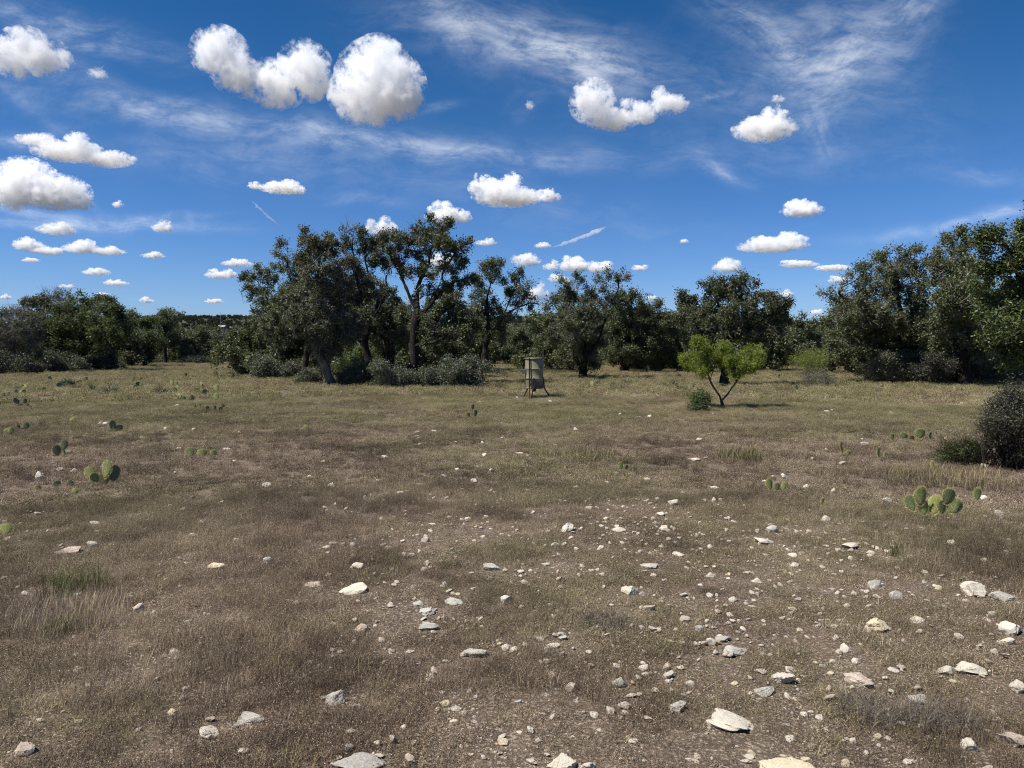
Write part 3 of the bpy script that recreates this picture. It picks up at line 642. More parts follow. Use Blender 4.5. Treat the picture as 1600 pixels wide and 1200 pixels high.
# ------------------------------------------------------------------ shrubs
def build_bush(name, base, lobes, seed, leaf=(.06, .03), n_leaf=6000, leafmat=GREYSHRUB, n_stem=60, stem_w=.006, twigmat=TWIG, up=.5, twigs=1.0, tuft=.09, shell=.5):
    g = np.random.default_rng(seed); root = empty(name, base)
    lb = np.array([l[:6] for l in lobes]); pr = (lb[:, 3] * lb[:, 4] * lb[:, 5]) ** .8; pr /= pr.sum()
    ch = g.choice(len(lb), n_stem, p=pr)
    tipp = lb[ch, :3] + unit(g.normal(size=(n_stem, 3))) * lb[ch, 3:6] * g.uniform(.5, 1.08, (n_stem, 1)); tipp[:, 2] = np.maximum(tipp[:, 2], .08)
    start = g.normal(size=(n_stem, 3)) * np.array([lb[:, 3].max() * .25, lb[:, 4].max() * .25, 0])
    start[:, :2] += lb[ch, :2] * .5; start[:, 2] = -.03
    mid = start * .4 + tipp * .6 + g.normal(size=(n_stem, 3)) * .08
    mid[:, 2] = np.maximum(mid[:, 2], .03)
    v1, f1 = sticks(start, mid, stem_w * 1.6, stem_w); v2, f2 = sticks(mid, tipp, stem_w, stem_w * .4)
    nt = int(n_stem * 6 * twigs); s = g.integers(0, n_stem, nt); u = g.uniform(.25, 1, (nt, 1))
    c0 = mid[s] * (1 - u) + tipp[s] * u; c1 = c0 + unit(g.normal(size=(nt, 3)) + np.array([0, 0, .4])) * g.uniform(.08, .3, (nt, 1))
    c1[:, 2] = np.maximum(c1[:, 2], .03)
    v3, f3 = sticks(c0, c1, stem_w * .45, stem_w * .2)
    v, f = join_vf([(v1, f1), (v2, f2), (v3, f3)])
    o = mesh_obj('stems', np_mesh('stems', v, f, twigmat), root); o['kind'] = 'stuff'
    k = max(1, n_leaf // 12)
    ch = g.choice(len(lb), k, p=pr)
    cen = lb[ch, :3] + unit(g.normal(size=(k, 3))) * lb[ch, 3:6] * (g.random((k, 1)) ** shell)
    c = np.repeat(cen, 12, 0) + g.normal(size=(k * 12, 3)) * tuft
    c = c[c[:, 2] > .03]
    o = mesh_obj('foliage', leaves_mesh('foliage', c, leaf[0], leaf[1], leafmat, up, g), root); o['kind'] = 'stuff'
    return root
def px_bush(name, px, py, lobes, seed, label, group=None, depth=None, cat='shrub', **kw):
    if depth is None: B = gp(px, py)
    else: B = at(px, py, depth); B.z = float(ground_z(B.x, B.y))
    D = B.y; k = D / F; ll = []
    g = np.random.default_rng(seed + 500)
    for l in lobes:
        w = at(l[0], l[1], D + (l[4] if len(l) > 4 else g.normal() * l[2] * k * .3)) - B
        rx, rz = l[2] * k, l[3] * k
        ll.append((w.x, w.y, w.z - rz * .1, rx * .82, rx * .75, rz * .8))
        for q in range(4):
            f_ = g.uniform(.22, .42); a_ = g.uniform(0, 6.28)
            ll.append((w.x + rx * .85 * math.cos(a_), w.y + rx * .8 * math.sin(a_), w.z + rz * g.uniform(-.5, .95), rx * f_, rx * f_, rz * f_ * 1.25))
    return tag(build_bush(name, B, ll, seed, **kw), label, cat, group)
G_UND = 'shrubs under the centre thicket'
px_bush('shrub', 622, 606, [(620, 588, 34, 20), (600, 595, 22, 14), (645, 592, 26, 18)], 31, 'grey green bush in front of the trunk of the crooked open oak', G_UND, n_leaf=14000, n_stem=90, leaf=(.075, .04))
px_bush('shrub', 715, 607, [(705, 585, 40, 24), (735, 590, 30, 20), (680, 592, 26, 16), (715, 572, 22, 14)], 32, 'largest grey green bush at the right foot of the centre thicket', G_UND, n_leaf=20000, n_stem=110, leaf=(.075, .04))
px_bush('shrub', 556, 604, [(556, 585, 30, 20), (540, 592, 20, 14), (572, 576, 20, 14)], 33, 'olive bush close to the pale leaning oak trunk', G_UND, n_leaf=12000, leafmat=OAKGREY, n_stem=80, leaf=(.075, .04))
px_bush('shrub', 487, 602, [(487, 588, 24, 15), (475, 592, 16, 11)], 34, 'small dark bush just left of the pale leaning oak trunk', G_UND, n_leaf=8000, leafmat=OAKGREY, leaf=(.075, .04))
px_bush('shrub', 420, 594, [(415, 572, 24, 20), (432, 578, 20, 15), (402, 580, 14, 12)], 35, 'grey green bush at the far left foot of the centre thicket', G_UND, n_leaf=11000, leaf=(.08, .045))
px_bush('shrub', 460, 592, [(462, 575, 22, 17), (450, 580, 16, 12)], 36, 'low bush in the shade beneath the left drooping oak', G_UND, n_leaf=8000, leaf=(.08, .045), leafmat=OAKGREY)
px_bush('shrub', 775, 587, [(775, 582, 14, 6), (785, 584, 10, 4)], 37, 'low dark brush pile left of the barrel feeder', None, n_leaf=2600, leafmat=DARKLEAF, twigs=1.6)
px_bush('shrub', 570, 590, [(570, 560, 30, 22), (545, 566, 20, 16)], 38, 'yellow green bush seen deep inside the centre thicket', G_UND, depth=36, n_leaf=9000, leafmat=SMALLGREEN, leaf=(.09, .05))
G_UR = 'shrubs under the right thicket'
px_bush('shrub', 1395, 598, [(1390, 575, 36, 22), (1365, 582, 24, 14), (1420, 570, 34, 26)], 41, 'grey green bush at the left foot of the right thicket', G_UR, n_leaf=18000, leafmat=OAKGREY, n_stem=100, leaf=(.08, .045))
px_bush('shrub', 1470, 600, [(1465, 575, 40, 24), (1500, 580, 30, 20), (1440, 580, 26, 18)], 42, 'dark low bush filling the foot of the right thicket', G_UR, n_leaf=18000, leafmat=DARKLEAF, n_stem=100, leaf=(.08, .045))
px_bush('shrub', 1550, 600, [(1545, 578, 34, 22), (1580, 582, 30, 18)], 43, 'bush under the nearest big oak with pale twigs', G_UR, n_leaf=14000, leafmat=OAKGREY, n_stem=100, twigs=2, leaf=(.08, .045))
px_bush('shrub', 1268, 586, [(1252, 566, 14, 9), (1264, 558, 14, 9), (1281, 560, 13, 12), (1272, 572, 16, 9), (1292, 556, 8, 8)], 44, 'lime green bush at the left of the right thicket', None, n_leaf=5000, leafmat=MESQ, leaf=(.10, .022), tuft=.22)
px_bush('shrub', 1285, 602, [(1290, 590, 18, 8), (1270, 588, 22, 9)], 45, 'thin grey green weeds at the shadow edge of the right thicket', None, n_leaf=1500, leafmat=GREYSHRUB)
px_bush('shrub', 1093, 643, [(1094, 630, 11, 11), (1084, 637, 9, 5), (1100, 620, 6, 9), (1088, 622, 5, 8)], 46, 'small green bush just left of the mesquite stem', None, n_leaf=2600, leafmat=SMALLGREEN, leaf=(.06, .025), tuft=.07)
px_bush('shrub', 1575, 728, [(1582, 640, 40, 38), (1620, 640, 60, 60), (1566, 672, 38, 30), (1604, 700, 55, 24), (1548, 655, 16, 18), (1560, 628, 14, 14), (1590, 605, 14, 12)], 47, 'dark twiggy bush cut off by the right edge of the view', None,
        n_leaf=26000, leafmat=OLIVELEAF, leaf=(.028, .014), n_stem=260, stem_w=.004, twigs=2.4, tuft=.05, twigmat=BARK)
px_bush('shrub', 1505, 722, [(1500, 706, 24, 12), (1478, 712, 16, 7), (1522, 702, 14, 13), (1488, 694, 8, 10), (1512, 690, 7, 12), (1536, 712, 14, 8)], 48, 'low dark bush left of the twiggy bush at the right edge', None, n_leaf=3600, leafmat=SMALLGREEN, leaf=(.03, .013), n_stem=140, stem_w=.0035, twigs=2, tuft=.04, twigmat=BARK)
px_bush('shrub', 106, 607, [(106, 600, 8, 9)], 49, 'small round green bush standing alone in the left field', None, n_leaf=1500, leafmat=SMALLGREEN, leaf=(.07, .035), tuft=.06)
G_UL = 'shrubs along the left wood'
for i, (px, py, rx, ry, lm, lb_) in enumerate([
  (108, 582, 24, 11, GREYSHRUB, 'pale grey low bush in front of the left wood'), (155, 580, 22, 17, DARKLEAF, 'dark tangled bush at the right corner of the left wood'),
  (40, 584, 30, 17, DARKLEAF, 'dark bush beneath the grey leafless tree'), (80, 582, 22, 20, OAKGREY, 'olive bush between the bare tree and the big green oak'),
  (178, 577, 14, 10, OAKGREY, 'brush with fallen pale branches right of the left wood'), (238, 568, 20, 8, OAKGREY, 'low bush under the smaller green oak'),
  (310, 568, 26, 9, OAKGREY, 'low bush at the foot of the treeline left of centre'), (-20, 586, 30, 24, DARKLEAF, 'dark bush cut off by the left edge of the view'), (352, 567, 24, 11, DARKLEAF, 'dark bush at the treeline next to the centre thicket')]):
    px_bush('shrub', px, py, [(px, py - ry * .7, rx, ry), (px + rx * .5, py - ry * .5, rx * .6, ry * .7)], 60 + i, lb_, G_UL, n_leaf=6000, leafmat=lm, leaf=(.10, .06), tuft=.14, twigs=1.8)

# mesquite
def px_mesquite():
    g = np.random.default_rng(77); B = gp(1128, 637)
    z7 = lambda l: (1040 + l[0] / 8, 510 + l[1] / 8)
    pp = [[(715, 1000), (715, 930), (680, 860), (630, 770), (560, 670), (510, 560), (450, 440)], [(715, 940), (760, 880), (810, 810), (850, 730), (920, 640), (1000, 520)], [(510, 560), (400, 470), (300, 400)], [(560, 670), (620, 480), (680, 380), (740, 330)], [(920, 640), (860, 480), (820, 380)], [(1000, 520), (1110, 440), (1180, 360)], [(450, 440), (440, 300), (450, 210)]]
    paths = []
    for i, q in enumerate(pp):
        paths.append([(z7(p)[0], z7(p)[1], (.3 if i % 2 else -.3) * (j > 1)) for j, p in enumerate(q)])
    lob = [(440, 200, 90, 60), (480, 260, 110, 60), (250, 350, 85, 80), (380, 400, 130, 90), (260, 470, 70, 60), (470, 480, 110, 60), (700, 320, 100, 70), (850, 350, 80, 70), (600, 350, 70, 60), (1180, 290, 70, 60), (1130, 380, 120, 80), (1200, 440, 70, 60), (960, 580, 90, 65, 2.6), (1040, 500, 110, 65, 2.2), (1120, 460, 90, 60, 1.5), (390, 550, 60, 50), (940, 420, 60, 50), (860, 600, 50, 40)]
    g7 = np.random.default_rng(5); lobes = [(*z7(l), l[2] / 8, l[3] / 8, g7.normal() * .3, l[4] if len(l) > 4 else 1.0) for l in lob]
    t = px_tree('mesquite_tree', (1128, 637), paths, lobes, seed=77, n_leaf=19000, leaf=(.10, .017), leafmat=MESQ, barkmat=MESQBARK, n_attr=460, step=.13, kill=.17,
                base_r=.036, sig=.10, twigs=.8, twigmat=MESQBARK, n_limb=4, tip=.004, twiglen=.2, up=.3, droop=.5)
    return tag(t, 'feathery lime green mesquite forking low into two dark stems', 'tree')
px_mesquite()

# ------------------------------------------------------------------ far hill, wood on it, distant roof and mast
def hill_z(x, y):
    r = np.clip((y - 520) / 600, 0, 1); s = r * r * (3 - 2 * r)
    prof = 30 + 17 * np.exp(-((x + 480) / 620) ** 2) + 9 * np.sin(x / 310.0 + .6) + 5 * np.sin(x / 97.0)
    return s * prof * np.clip((2600 - y) / 700, 0, 1) - .6
hx = np.linspace(-2200, 2200, 120); hy = np.linspace(480, 2600, 60); HX, HY = np.meshgrid(hx, hy)
idx = np.arange(HX.size).reshape(HX.shape)
hf = np.stack([idx[:-1, :-1], idx[:-1, 1:], idx[1:, 1:], idx[1:, :-1]], -1).reshape(-1, 4)
HILLM = mat_plain('hill_scrub', (0.055, 0.060, 0.036), .95, var=.4, sc=.02)
tag(mesh_obj('hills', np_mesh('hills', np.stack([HX, HY, hill_z(HX, HY)], -1).reshape(-1, 3), hf, HILLM, True)), 'low wooded hill on the horizon', None, None, 'structure')

# ------------------------------------------------------------------ scatter by geometry nodes
def scatter(name, pts, rot, scl, pid, proto_meshes):
    coll = bpy.data.collections.new(name + '_kinds')
    for i, me in enumerate(proto_meshes):
        coll.objects.link(bpy.data.objects.new('%s_kind_%02d' % (name, i), me))
    me = bpy.data.meshes.new(name); pts = np.asarray(pts, dtype=np.float32)
    me.vertices.add(len(pts)); me.vertices.foreach_set('co', pts.ravel())
    a = me.attributes.new('rot', 'FLOAT_VECTOR', 'POINT'); a.data.foreach_set('vector', np.asarray(rot, dtype=np.float32).ravel())
    a = me.attributes.new('scl', 'FLOAT_VECTOR', 'POINT'); a.data.foreach_set('vector', np.asarray(scl, dtype=np.float32).ravel())
    a = me.attributes.new('pid', 'INT', 'POINT'); a.data.foreach_set('value', np.asarray(pid, dtype=np.int32))
    o = mesh_obj(name, me)
    nt = bpy.data.node_groups.new(name, 'GeometryNodeTree')
    nt.interface.new_socket('Geometry', in_out='INPUT', socket_type='NodeSocketGeometry')
    nt.interface.new_socket('Geometry', in_out='OUTPUT', socket_type='NodeSocketGeometry')
    N, L = nt.nodes, nt.links
    gi = N.new('NodeGroupInput'); go = N.new('NodeGroupOutput'); iop = N.new('GeometryNodeInstanceOnPoints')
    ci = N.new('GeometryNodeCollectionInfo'); ci.inputs['Collection'].default_value = coll
    ci.inputs['Separate Children'].default_value = True; ci.inputs['Reset Children'].default_value = True
    def na(nm, dt):
        q = N.new('GeometryNodeInputNamedAttribute'); q.data_type = dt; q.inputs['Name'].default_value = nm
        return [s for s in q.outputs if s.enabled and s.name == 'Attribute'][0]
    L.new(gi.outputs[0], iop.inputs['Points']); L.new(ci.outputs[0], iop.inputs['Instance'])
    iop.inputs['Pick Instance'].default_value = True
    L.new(na('pid', 'INT'), iop.inputs['Instance Index']); L.new(na('rot', 'FLOAT_VECTOR'), iop.inputs['Rotation']); L.new(na('scl', 'FLOAT_VECTOR'), iop.inputs['Scale'])
    L.new(iop.outputs[0], go.inputs[0])
    md = o.modifiers.new('scatter', 'NODES'); md.node_group = nt
    o['kind'] = 'stuff'
    return o

# far wood on the hill and on the flat before it
def far_tree_mesh(seed, leafmat):
    g = np.random.default_rng(seed); n = 700
    lb = np.array([[g.normal() * 1.1, g.normal() * 1.1, g.uniform(1.4, 3.6)] for _ in range(8)])
    k = g.integers(0, 8, n); c = lb[k] + unit(g.normal(size=(n, 3))) * g.uniform(.6, 1.25, (n, 1)); c[:, 2] = np.maximum(c[:, 2], .2)
    return leaves_mesh('far_tree', c, .55, .38, leafmat, .5, g)
FAROAK = mat_leaf('far_oak_leaf', [(0.15, (0.016, 0.021, 0.012)), (0.5, (0.029, 0.034, 0.019)), (1.0, (0.052, 0.056, 0.034))], transl=.05, rough=.7, spec=.1)
ftm = [far_tree_mesh(s, FAROAK) for s in (1, 2, 3)]
n = 9000
fy = rng.uniform(110, 520, 3500); fx = rng.uniform(-1, 1, 3500) * fy * 1.0
hy_ = rng.uniform(520, 1250, n); hx_ = rng.uniform(-1, 1, n) * hy_ * 1.0
X_ = np.concatenate([fx, hx_]); Y_ = np.concatenate([fy, hy_])
Z_ = np.where(Y_ > 520, hill_z(X_, Y_), ground_z(X_, Y_)) - .1
m_ = len(X_); s_ = rng.uniform(.7, 1.3, m_)
s_ = np.where(Y_ < 300, s_ * .85, s_ * 1.15)
fw = scatter('far_woodland', np.stack([X_, Y_, Z_], 1), np.stack([0 * s_, 0 * s_, rng.uniform(0, 6.28, m_)], 1), np.stack([s_, s_, s_], 1), rng.integers(0, 3, m_), ftm)
tag(fw, 'dark evergreen woodland covering the flat and the hill beyond the trees', None, None, 'stuff')

def bm_obj(name, fn, mat, parent=None, loc=(0, 0, 0), smooth=False):
    bm = bmesh.new(); fn(bm); me = bpy.data.meshes.new(name); bm.to_mesh(me); bm.free()
    if smooth:
        for p in me.polygons: p.use_smooth = True
    me.materials.append(mat); return mesh_obj(name, me, parent, loc)
def bm_box(bm, x0, x1, y0, y1, z0, z1, bevel=0.0):
    r = bmesh.ops.create_cube(bm, size=1.0); vs = r['verts']
    for v in vs: v.co = Vector(((x0 + x1) / 2 + v.co.x * (x1 - x0), (y0 + y1) / 2 + v.co.y * (y1 - y0), (z0 + z1) / 2 + v.co.z * (z1 - z0)))
    if bevel > 0:
        es = list({e for v in vs for e in v.link_edges}); bmesh.ops.bevel(bm, geom=es, offset=bevel, segments=2, affect='EDGES')
# pale metal barn roof just showing over the far trees, and a thin mast beside it
p = at(347, 509.5, 700.0); bz = float(hill_z(p.x, 700.0))
def barn(bm):
    w, d, h0 = 3.0, 3, p.z - bz - .9
    v = [bm.verts.new(c) for c in [(-w, -d, 0), (w, -d, 0), (w, d, 0), (-w, d, 0), (-w, -d, h0), (w, -d, h0), (w, d, h0), (-w, d, h0)]]
    for f in [(0, 1, 5, 4), (1, 2, 6, 5), (2, 3, 7, 6), (3, 0, 4, 7)]: bm.faces.new([v[i] for i in f])
def barn_roof(bm):
    w, d, h0, h1 = 3.4, 3.6, p.z - bz - .9, p.z - bz + .9
    v = [bm.verts.new(c) for c in [(-w, -d, h0), (w, -d, h0), (w, d, h0), (-w, d, h0), (-w, 0, h1), (w, 0, h1)]]
    for f in [(0, 1, 5, 4), (2, 3, 4, 5), (3, 0, 4), (1, 2, 5), (3, 2, 1, 0)]: bm.faces.new([v[i] for i in f])
br = empty('barn', (p.x, 700, bz)); tag(br, 'distant pale roofed barn showing over the low treeline', 'barn')
bm_obj('wall', barn, mat_plain('barn_wall', (.2, .18, .15)), br); bm_obj('roof', barn_roof, mat_plain('barn_roof', (.33, .30, .26)), br)
ms = empty('radio_mast', (at(345, 505, 760).x, 760, float(hill_z(at(345, 505, 760).x, 760.0)))); tag(ms, 'very thin far mast rising above the barn roof', 'mast')
mh = at(345, 487, 760).z - ms.location.z
v, f = tube([(0, 0, 0), (0, 0, mh * .5), (0, 0, mh)], [.34, .26, .12], 6)
mesh_obj('pole', np_mesh('pole', v, f, mat_plain('mast_metal', (.25, .26, .28), .5, .3)), ms)

# ------------------------------------------------------------------ barrel feeder
def feeder():
    B = gp(836, 622); D = B.y; k = D / F
    def zp(zx, zy): return (780 + zx * .0917, 530 + zy * .0917)
    base = Vector((B.x, B.y, B.z))
    cx = at(zp(597, 0)[0], 600, D).x - B.x
    zb = at(836, zp(0, 838)[1], D).z - B.z; zt = at(836, zp(0, 330)[1], D).z - B.z
    r = .29
    root = empty('barrel_feeder', base); tag(root, 'olive tan barrel game feeder on splayed rusty legs in mid field', 'feeder')
    m, b = new_mat('barrel_paint')
    tcn = b.n('ShaderNodeTexCoord'); P = tcn.outputs['Object']; sp = b.n('ShaderNodeSeparateXYZ', {0: P})
    nz = b.noise(P, 5.0, 5, .6); n2 = b.noise(P, 26.0, 4, .7)
    c = b.mix(b.maprange(nz, .35, .65), (.175, .165, .100), (.235, .22, .140))
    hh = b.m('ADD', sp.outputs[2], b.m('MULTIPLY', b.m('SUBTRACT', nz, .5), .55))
    low_dark = b.m('MULTIPLY', b.maprange(hh, zb + .28, zb + .10), b.maprange(sp.outputs[0], cx - .16, cx + .05, .25, .9))  # barrel colour darkens towards the bottom, more so to the right, with an uneven edge
    c = b.mix(low_dark, c, (.045, .042, .038))
    c = b.mix(b.maprange(n2, .60, .70, 0, .6), c, (.16, .09, .05))
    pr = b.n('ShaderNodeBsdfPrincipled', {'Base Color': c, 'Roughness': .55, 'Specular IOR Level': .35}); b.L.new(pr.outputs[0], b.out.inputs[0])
    H = zt - zb
    prof = [(0, 0), (r * .96, 0), (r * 1.015, .012), (r * 1.015, .028), (r * .985, .04), (r * .985, H * .345 - .022), (r * 1.035, H * .345), (r * .985, H * .345 + .022), (r * .985, H * .67 - .022), (r * 1.035, H * .67), (r * .985, H * .67 + .022), (r * .985, H - .035), (r * 1.015, H - .025), (r * 1.015, H - .005), (r * .95, H), (0, H)]
    ns = 40; V = []; Fc = []
    for rr, zz in prof:
        for j in range(ns): V.append((cx + rr * math.cos(j * 2 * math.pi / ns), rr * math.sin(j * 2 * math.pi / ns), zb + zz))
    for i in range(len(prof) - 1):
        for j in range(ns): Fc.append((i * ns + j, i * ns + (j + 1) % ns, (i + 1) * ns + (j + 1) % ns, (i + 1) * ns + j))
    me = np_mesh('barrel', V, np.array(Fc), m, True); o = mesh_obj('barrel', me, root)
    try: me.set_sharp_from_angle(angle=math.radians(35))
    except Exception: pass
    rust = mat_plain('rusty_leg', (.045, .032, .026), .8, .2, .2, .4, 12); dark = mat_plain('dark_steel', (.04, .042, .04), .55, .2, .3); lidm = mat_plain('lid_metal', (.13, .12, .09), .5, .3); grn = mat_plain('green_box', (.030, .040, .032), .6)
    boxc = mat_plain('grey_cover', (.10, .11, .095), .5)
    # lid
    prof = [(0, H + .035), (r * .8, H + .03), (r * 1.06, H + .012), (r * 1.07, H - .02), (r * 1.05, H - .022), (r * 1.04, H + .002), (0, H + .002)]
    V = []; Fc = []
    for rr, zz in prof:
        for j in range(ns): V.append((cx + rr * math.cos(j * 2 * math.pi / ns), rr * math.sin(j * 2 * math.pi / ns), zb + zz + .004))
    for i in range(len(prof) - 1):
        for j in range(ns): Fc.append((i * ns + j, i * ns + (j + 1) % ns, (i + 1) * ns + (j + 1) % ns, (i + 1) * ns + j))
    mesh_obj('lid', np_mesh('lid', V, np.array(Fc), lidm, True), root)
    def bar(name, pts, w, mat, par=None):
        v, f = tube(pts, [w] * len(pts), 4); return mesh_obj(name, np_mesh(name, v, f, mat), par or root)
    W_ = lambda zx, zy, dy: (lambda q: (q.x - base.x, q.y - base.y, q.z - base.z))(at(*zp(zx, zy), D + dy))
    bar('leg', [W_(482, 660, .05), W_(486, 840, .05), (W_(398, 1040, .15)[0], .10, -.05)], .022, rust)
    bar('leg', [W_(752, 650, .02), W_(768, 835, 0), (W_(893, 1035, 0)[0], -.05, -.05)], .022, rust)
    bar('leg', [W_(590, 660, -r - .01), W_(575, 830, -r - .03), (W_(543, 1030, .0)[0], -.46, -.05)], .021, rust)
    bar('leg', [W_(515, 320, -r + .01), W_(517, 840, -r - .02), (W_(515, 1090, -.3)[0], -.60, -.05)], .022, rust)
    # control box on the left
    x0, x1 = W_(448, 0, 0)[0], W_(506, 0, 0)[0]; z0, z1 = W_(0, 830, 0)[2], W_(0, 592, 0)[2]
    bm_obj('control_box', lambda bm: bm_box(bm, x0, x1, -.12, .12, z0, z1, .008), grn, root)
    def cover(bm):
        xa, xb, xc = W_(345, 0, 0)[0], W_(400, 0, 0)[0], W_(505, 0, 0)[0]; za, zc = W_(0, 514, 0)[2], W_(0, 588, 0)[2]
        a = [(xa, za - .01), (xb, zc), (xc, zc), (xc, za), (xa, za)]
        f1 = [bm.verts.new((x, -.15, z)) for x, z in a]; f2 = [bm.verts.new((x, .15, z)) for x, z in a]
        bm.faces.new(f1); bm.faces.new(f2[::-1])
        for i in range(5): bm.faces.new([f1[i], f2[i], f2[(i + 1) % 5], f1[(i + 1) % 5]])
    bm_obj('box_cover', cover, boxc, root)
    # spinner under the barrel
    v, f = tube([(cx, 0, zb - .10), (cx, 0, zb + .01)], [.045, .06], 10); mesh_obj('spinner_motor', np_mesh('spinner_motor', v, f, dark), root)
    bm_obj('strap', lambda bm: bm_box(bm, cx - r * 1.0, cx + r * .2, -r - .012, -r - .004, zb + H * .345 - .05, zb + H * .345 - .02), dark, root)
feeder()

# ------------------------------------------------------------------ rocks
def rock_mesh(seed, sub, mat, cuts=9, rough=.06):
    g = np.random.default_rng(seed); bm = bmesh.new(); bmesh.ops.create_icosphere(bm, subdivisions=sub, radius=1.0)
    co = np.array([v.co[:] for v in bm.verts])
    for _ in range(cuts):
        nrm = unit(g.normal(size=3)); d = g.uniform(.42, .82)
        s = co @ nrm; co = co - np.outer(np.maximum(s - d, 0) * .97, nrm)
    ph = g.uniform(0, 10, (6, 3)); fr = g.uniform(1.5, 7.0, 6)
    for q in range(6):
        co = co * (1 + rough / fr[q] * 1.6 * np.sin((co * fr[q]) @ unit(g.normal(size=3)) * 1.7 + ph[q, 0])[:, None])
    for fq, am in ((3.1, .034), (6.3, .020), (12.0, .010)):
        for _ in range(4):
            co = co * (1 + am * np.sin((co * fq) @ unit(g.normal(size=3)) * 1.5 + g.uniform(0, 6.3))[:, None])
    co += g.normal(size=co.shape) * rough * (.35 if sub >= 4 else .2)
    co /= np.abs(co).max(0)
    for v, c in zip(bm.verts, co): v.co = c
    me = bpy.data.meshes.new('rock'); bm.to_mesh(me); bm.free(); me.materials.append(mat)
    for p_ in me.polygons: p_.use_smooth = sub >= 4
    if sub >= 4:
        try: me.set_sharp_from_angle(angle=math.radians(28))
        except Exception: pass
    return me
PROTO_ROCK = {c: [rock_mesh(200 + 17 * i + j, 2, ROCKS[c]) for j in range(5)] for i, c in enumerate(ROCKS)}
ROCK_POS = []
def put_rock(px, py, w, h, colr, label, group=None, sub=None, tilt=None, yaw=None, flat=None):
    B = gp(px, py + h * .25); D = math.hypot(B.x, B.y); k = D / F
    wid = w * k / 2 * .95
    sindep = CAM_H / math.hypot(D, CAM_H)
    dep = wid * R.uniform(.6, .9); hh = h * k
    hz = max(.30 * wid, (hh - 2 * dep * sindep) * .85 + .12 * wid) if flat is None else flat * wid
    hz = min(hz, wid * 1.25)
    me = rock_mesh(int(px * 37 + py * 11) % 9973, sub, ROCKS[colr], 8 + int(px) % 5) if sub else R.choice(PROTO_ROCK[colr])
    o = mesh_obj('rock', me, None, (B.x, B.y, B.z + hz * .30))
    o.scale = (wid, dep, hz)
    o.rotation_euler = (R.uniform(-.15, .15), tilt if tilt is not None else R.uniform(-.15, .15), yaw if yaw is not None else R.uniform(-.5, .5))
    tag(o, label, 'rock', group); ROCK_POS.append((B.x, B.y, wid)); return o
G_R = 'limestone rocks singled out in the field'
HERO = [
 (1148, 1115, 84, 50, 'white', 'largest cream limestone slab, speckled and tapering to the right, at lower right', .24, .06, -.55), (1061, 1098, 32, 22, 'grey', 'grey rounded rock just left of the largest cream slab', None, None, None),
 (1222, 1190, 105, 36, 'tan', 'long pale tan slab cut by the bottom edge right of centre', .2, .03, -.15), (880, 1184, 58, 40, 'white', 'broken pale rock cut by the bottom edge near the centre', .6, None, None), (918, 1192, 34, 26, 'white', 'smaller broken piece leaning on the pale rock at the bottom edge', .6, None, None),
 (1372, 966, 44, 28, 'tan', 'honey coloured boulder alone in dark grass at right', .6, None, None), (986, 920, 36, 18, 'white', 'bright white lump above the gravel strip', None, None, None),
 (1110, 995, 16, 16, 'white', 'small white wedge standing against a grey slab', .9, .3, None), (1145, 1006, 50, 18, 'grey', 'flat bluish grey slab beside the white wedge', .3, None, None),
 (1321, 1003, 20, 24, 'white', 'upright pale stone in grass below the honey boulder', 1.0, .15, None), (1227, 1051, 48, 22, 'white', 'two humped white rock above the largest cream slab', None, None, None),
 (1196, 1072, 36, 20, 'grey', 'pitted grey rock just below the two humped white rock', None, None, None), (1344, 1053, 44, 22, 'pink', 'pinkish grey low rock half sunk at right', None, None, None),
 (1044, 1047, 20, 18, 'white', 'squarish pale block left of the gravel strip', .8, None, None), (967, 1060, 26, 16, 'grey', 'dull grey stone left of the squarish pale block', None, None, None),
 (1525, 914, 38, 22, 'white', 'hollowed white rock with a dark hole near the right edge', None, None, None), (1572, 921, 42, 16, 'grey', 'low grey rock to the right of the hollowed white rock', .3, None, None),
 (1582, 972, 34, 20, 'white', 'rounded pale rock at the right edge below the grey one', None, None, None), (1516, 1034, 50, 14, 'white', 'long low pale rock with a ridge near the right edge', None, None, None),
 (1515, 1155, 26, 30, 'white', 'upright white stone beside the dead grey tuft', .95, -.2, None), (1580, 1146, 40, 22, 'pink', 'pinkish rock in the lower right corner', None, None, None),
 (884, 823, 30, 22, 'white', 'elongated pale stone tilted up to the right in the centre', .5, -.75, None), (869, 850, 17, 20, 'white', 'pointed white stone just below the tilted elongated stone', .9, .4, None),
 (340, 885, 30, 12, 'tan', 'tan flat rock alone in the grass at left', None, None, None), (561, 883, 28, 11, 'white', 'flat white rock left of centre', None, None, None),
 (522, 1088, 36, 24, 'grey', 'blue grey rock tilted in dark grass at lower left', .7, -.35, None), (327, 1140, 36, 14, 'white', 'pale angular rock at the lower left', None, None, None),
 (672, 973, 40, 16, 'grey', 'largest stone of the pale cluster left of centre', None, None, None), (668, 952, 30, 14, 'grey', 'upper grey stone of the pale cluster left of centre', None, None, None),
 (790, 934, 28, 18, 'white', 'bright white rock in the middle above the grey slab', None, None, None), (740, 1013, 52, 16, 'grey', 'grey pitted slab lying flat below the bright white rock', .3, None, None),
 (767, 885, 44, 14, 'grey', 'grey and white ledge stone in the middle of the field', None, None, None), (560, 1187, 92, 14, 'grey', 'long grey ledge of rock flush with the soil at the bottom edge', .18, None, .1),
 (390, 1118, 52, 11, 'grey', 'flat grey ledge right of the pale angular rock', .22, None, None), (40, 1172, 34, 22, 'pink', 'dusty pinkish rock in the lower left corner', None, None, None)]
for q in HERO:
    put_rock(q[0], q[1], q[2], q[3], q[4], q[5], G_R, sub=4 if q[2] > 24 else 3, flat=q[6], tilt=q[7], yaw=q[8])
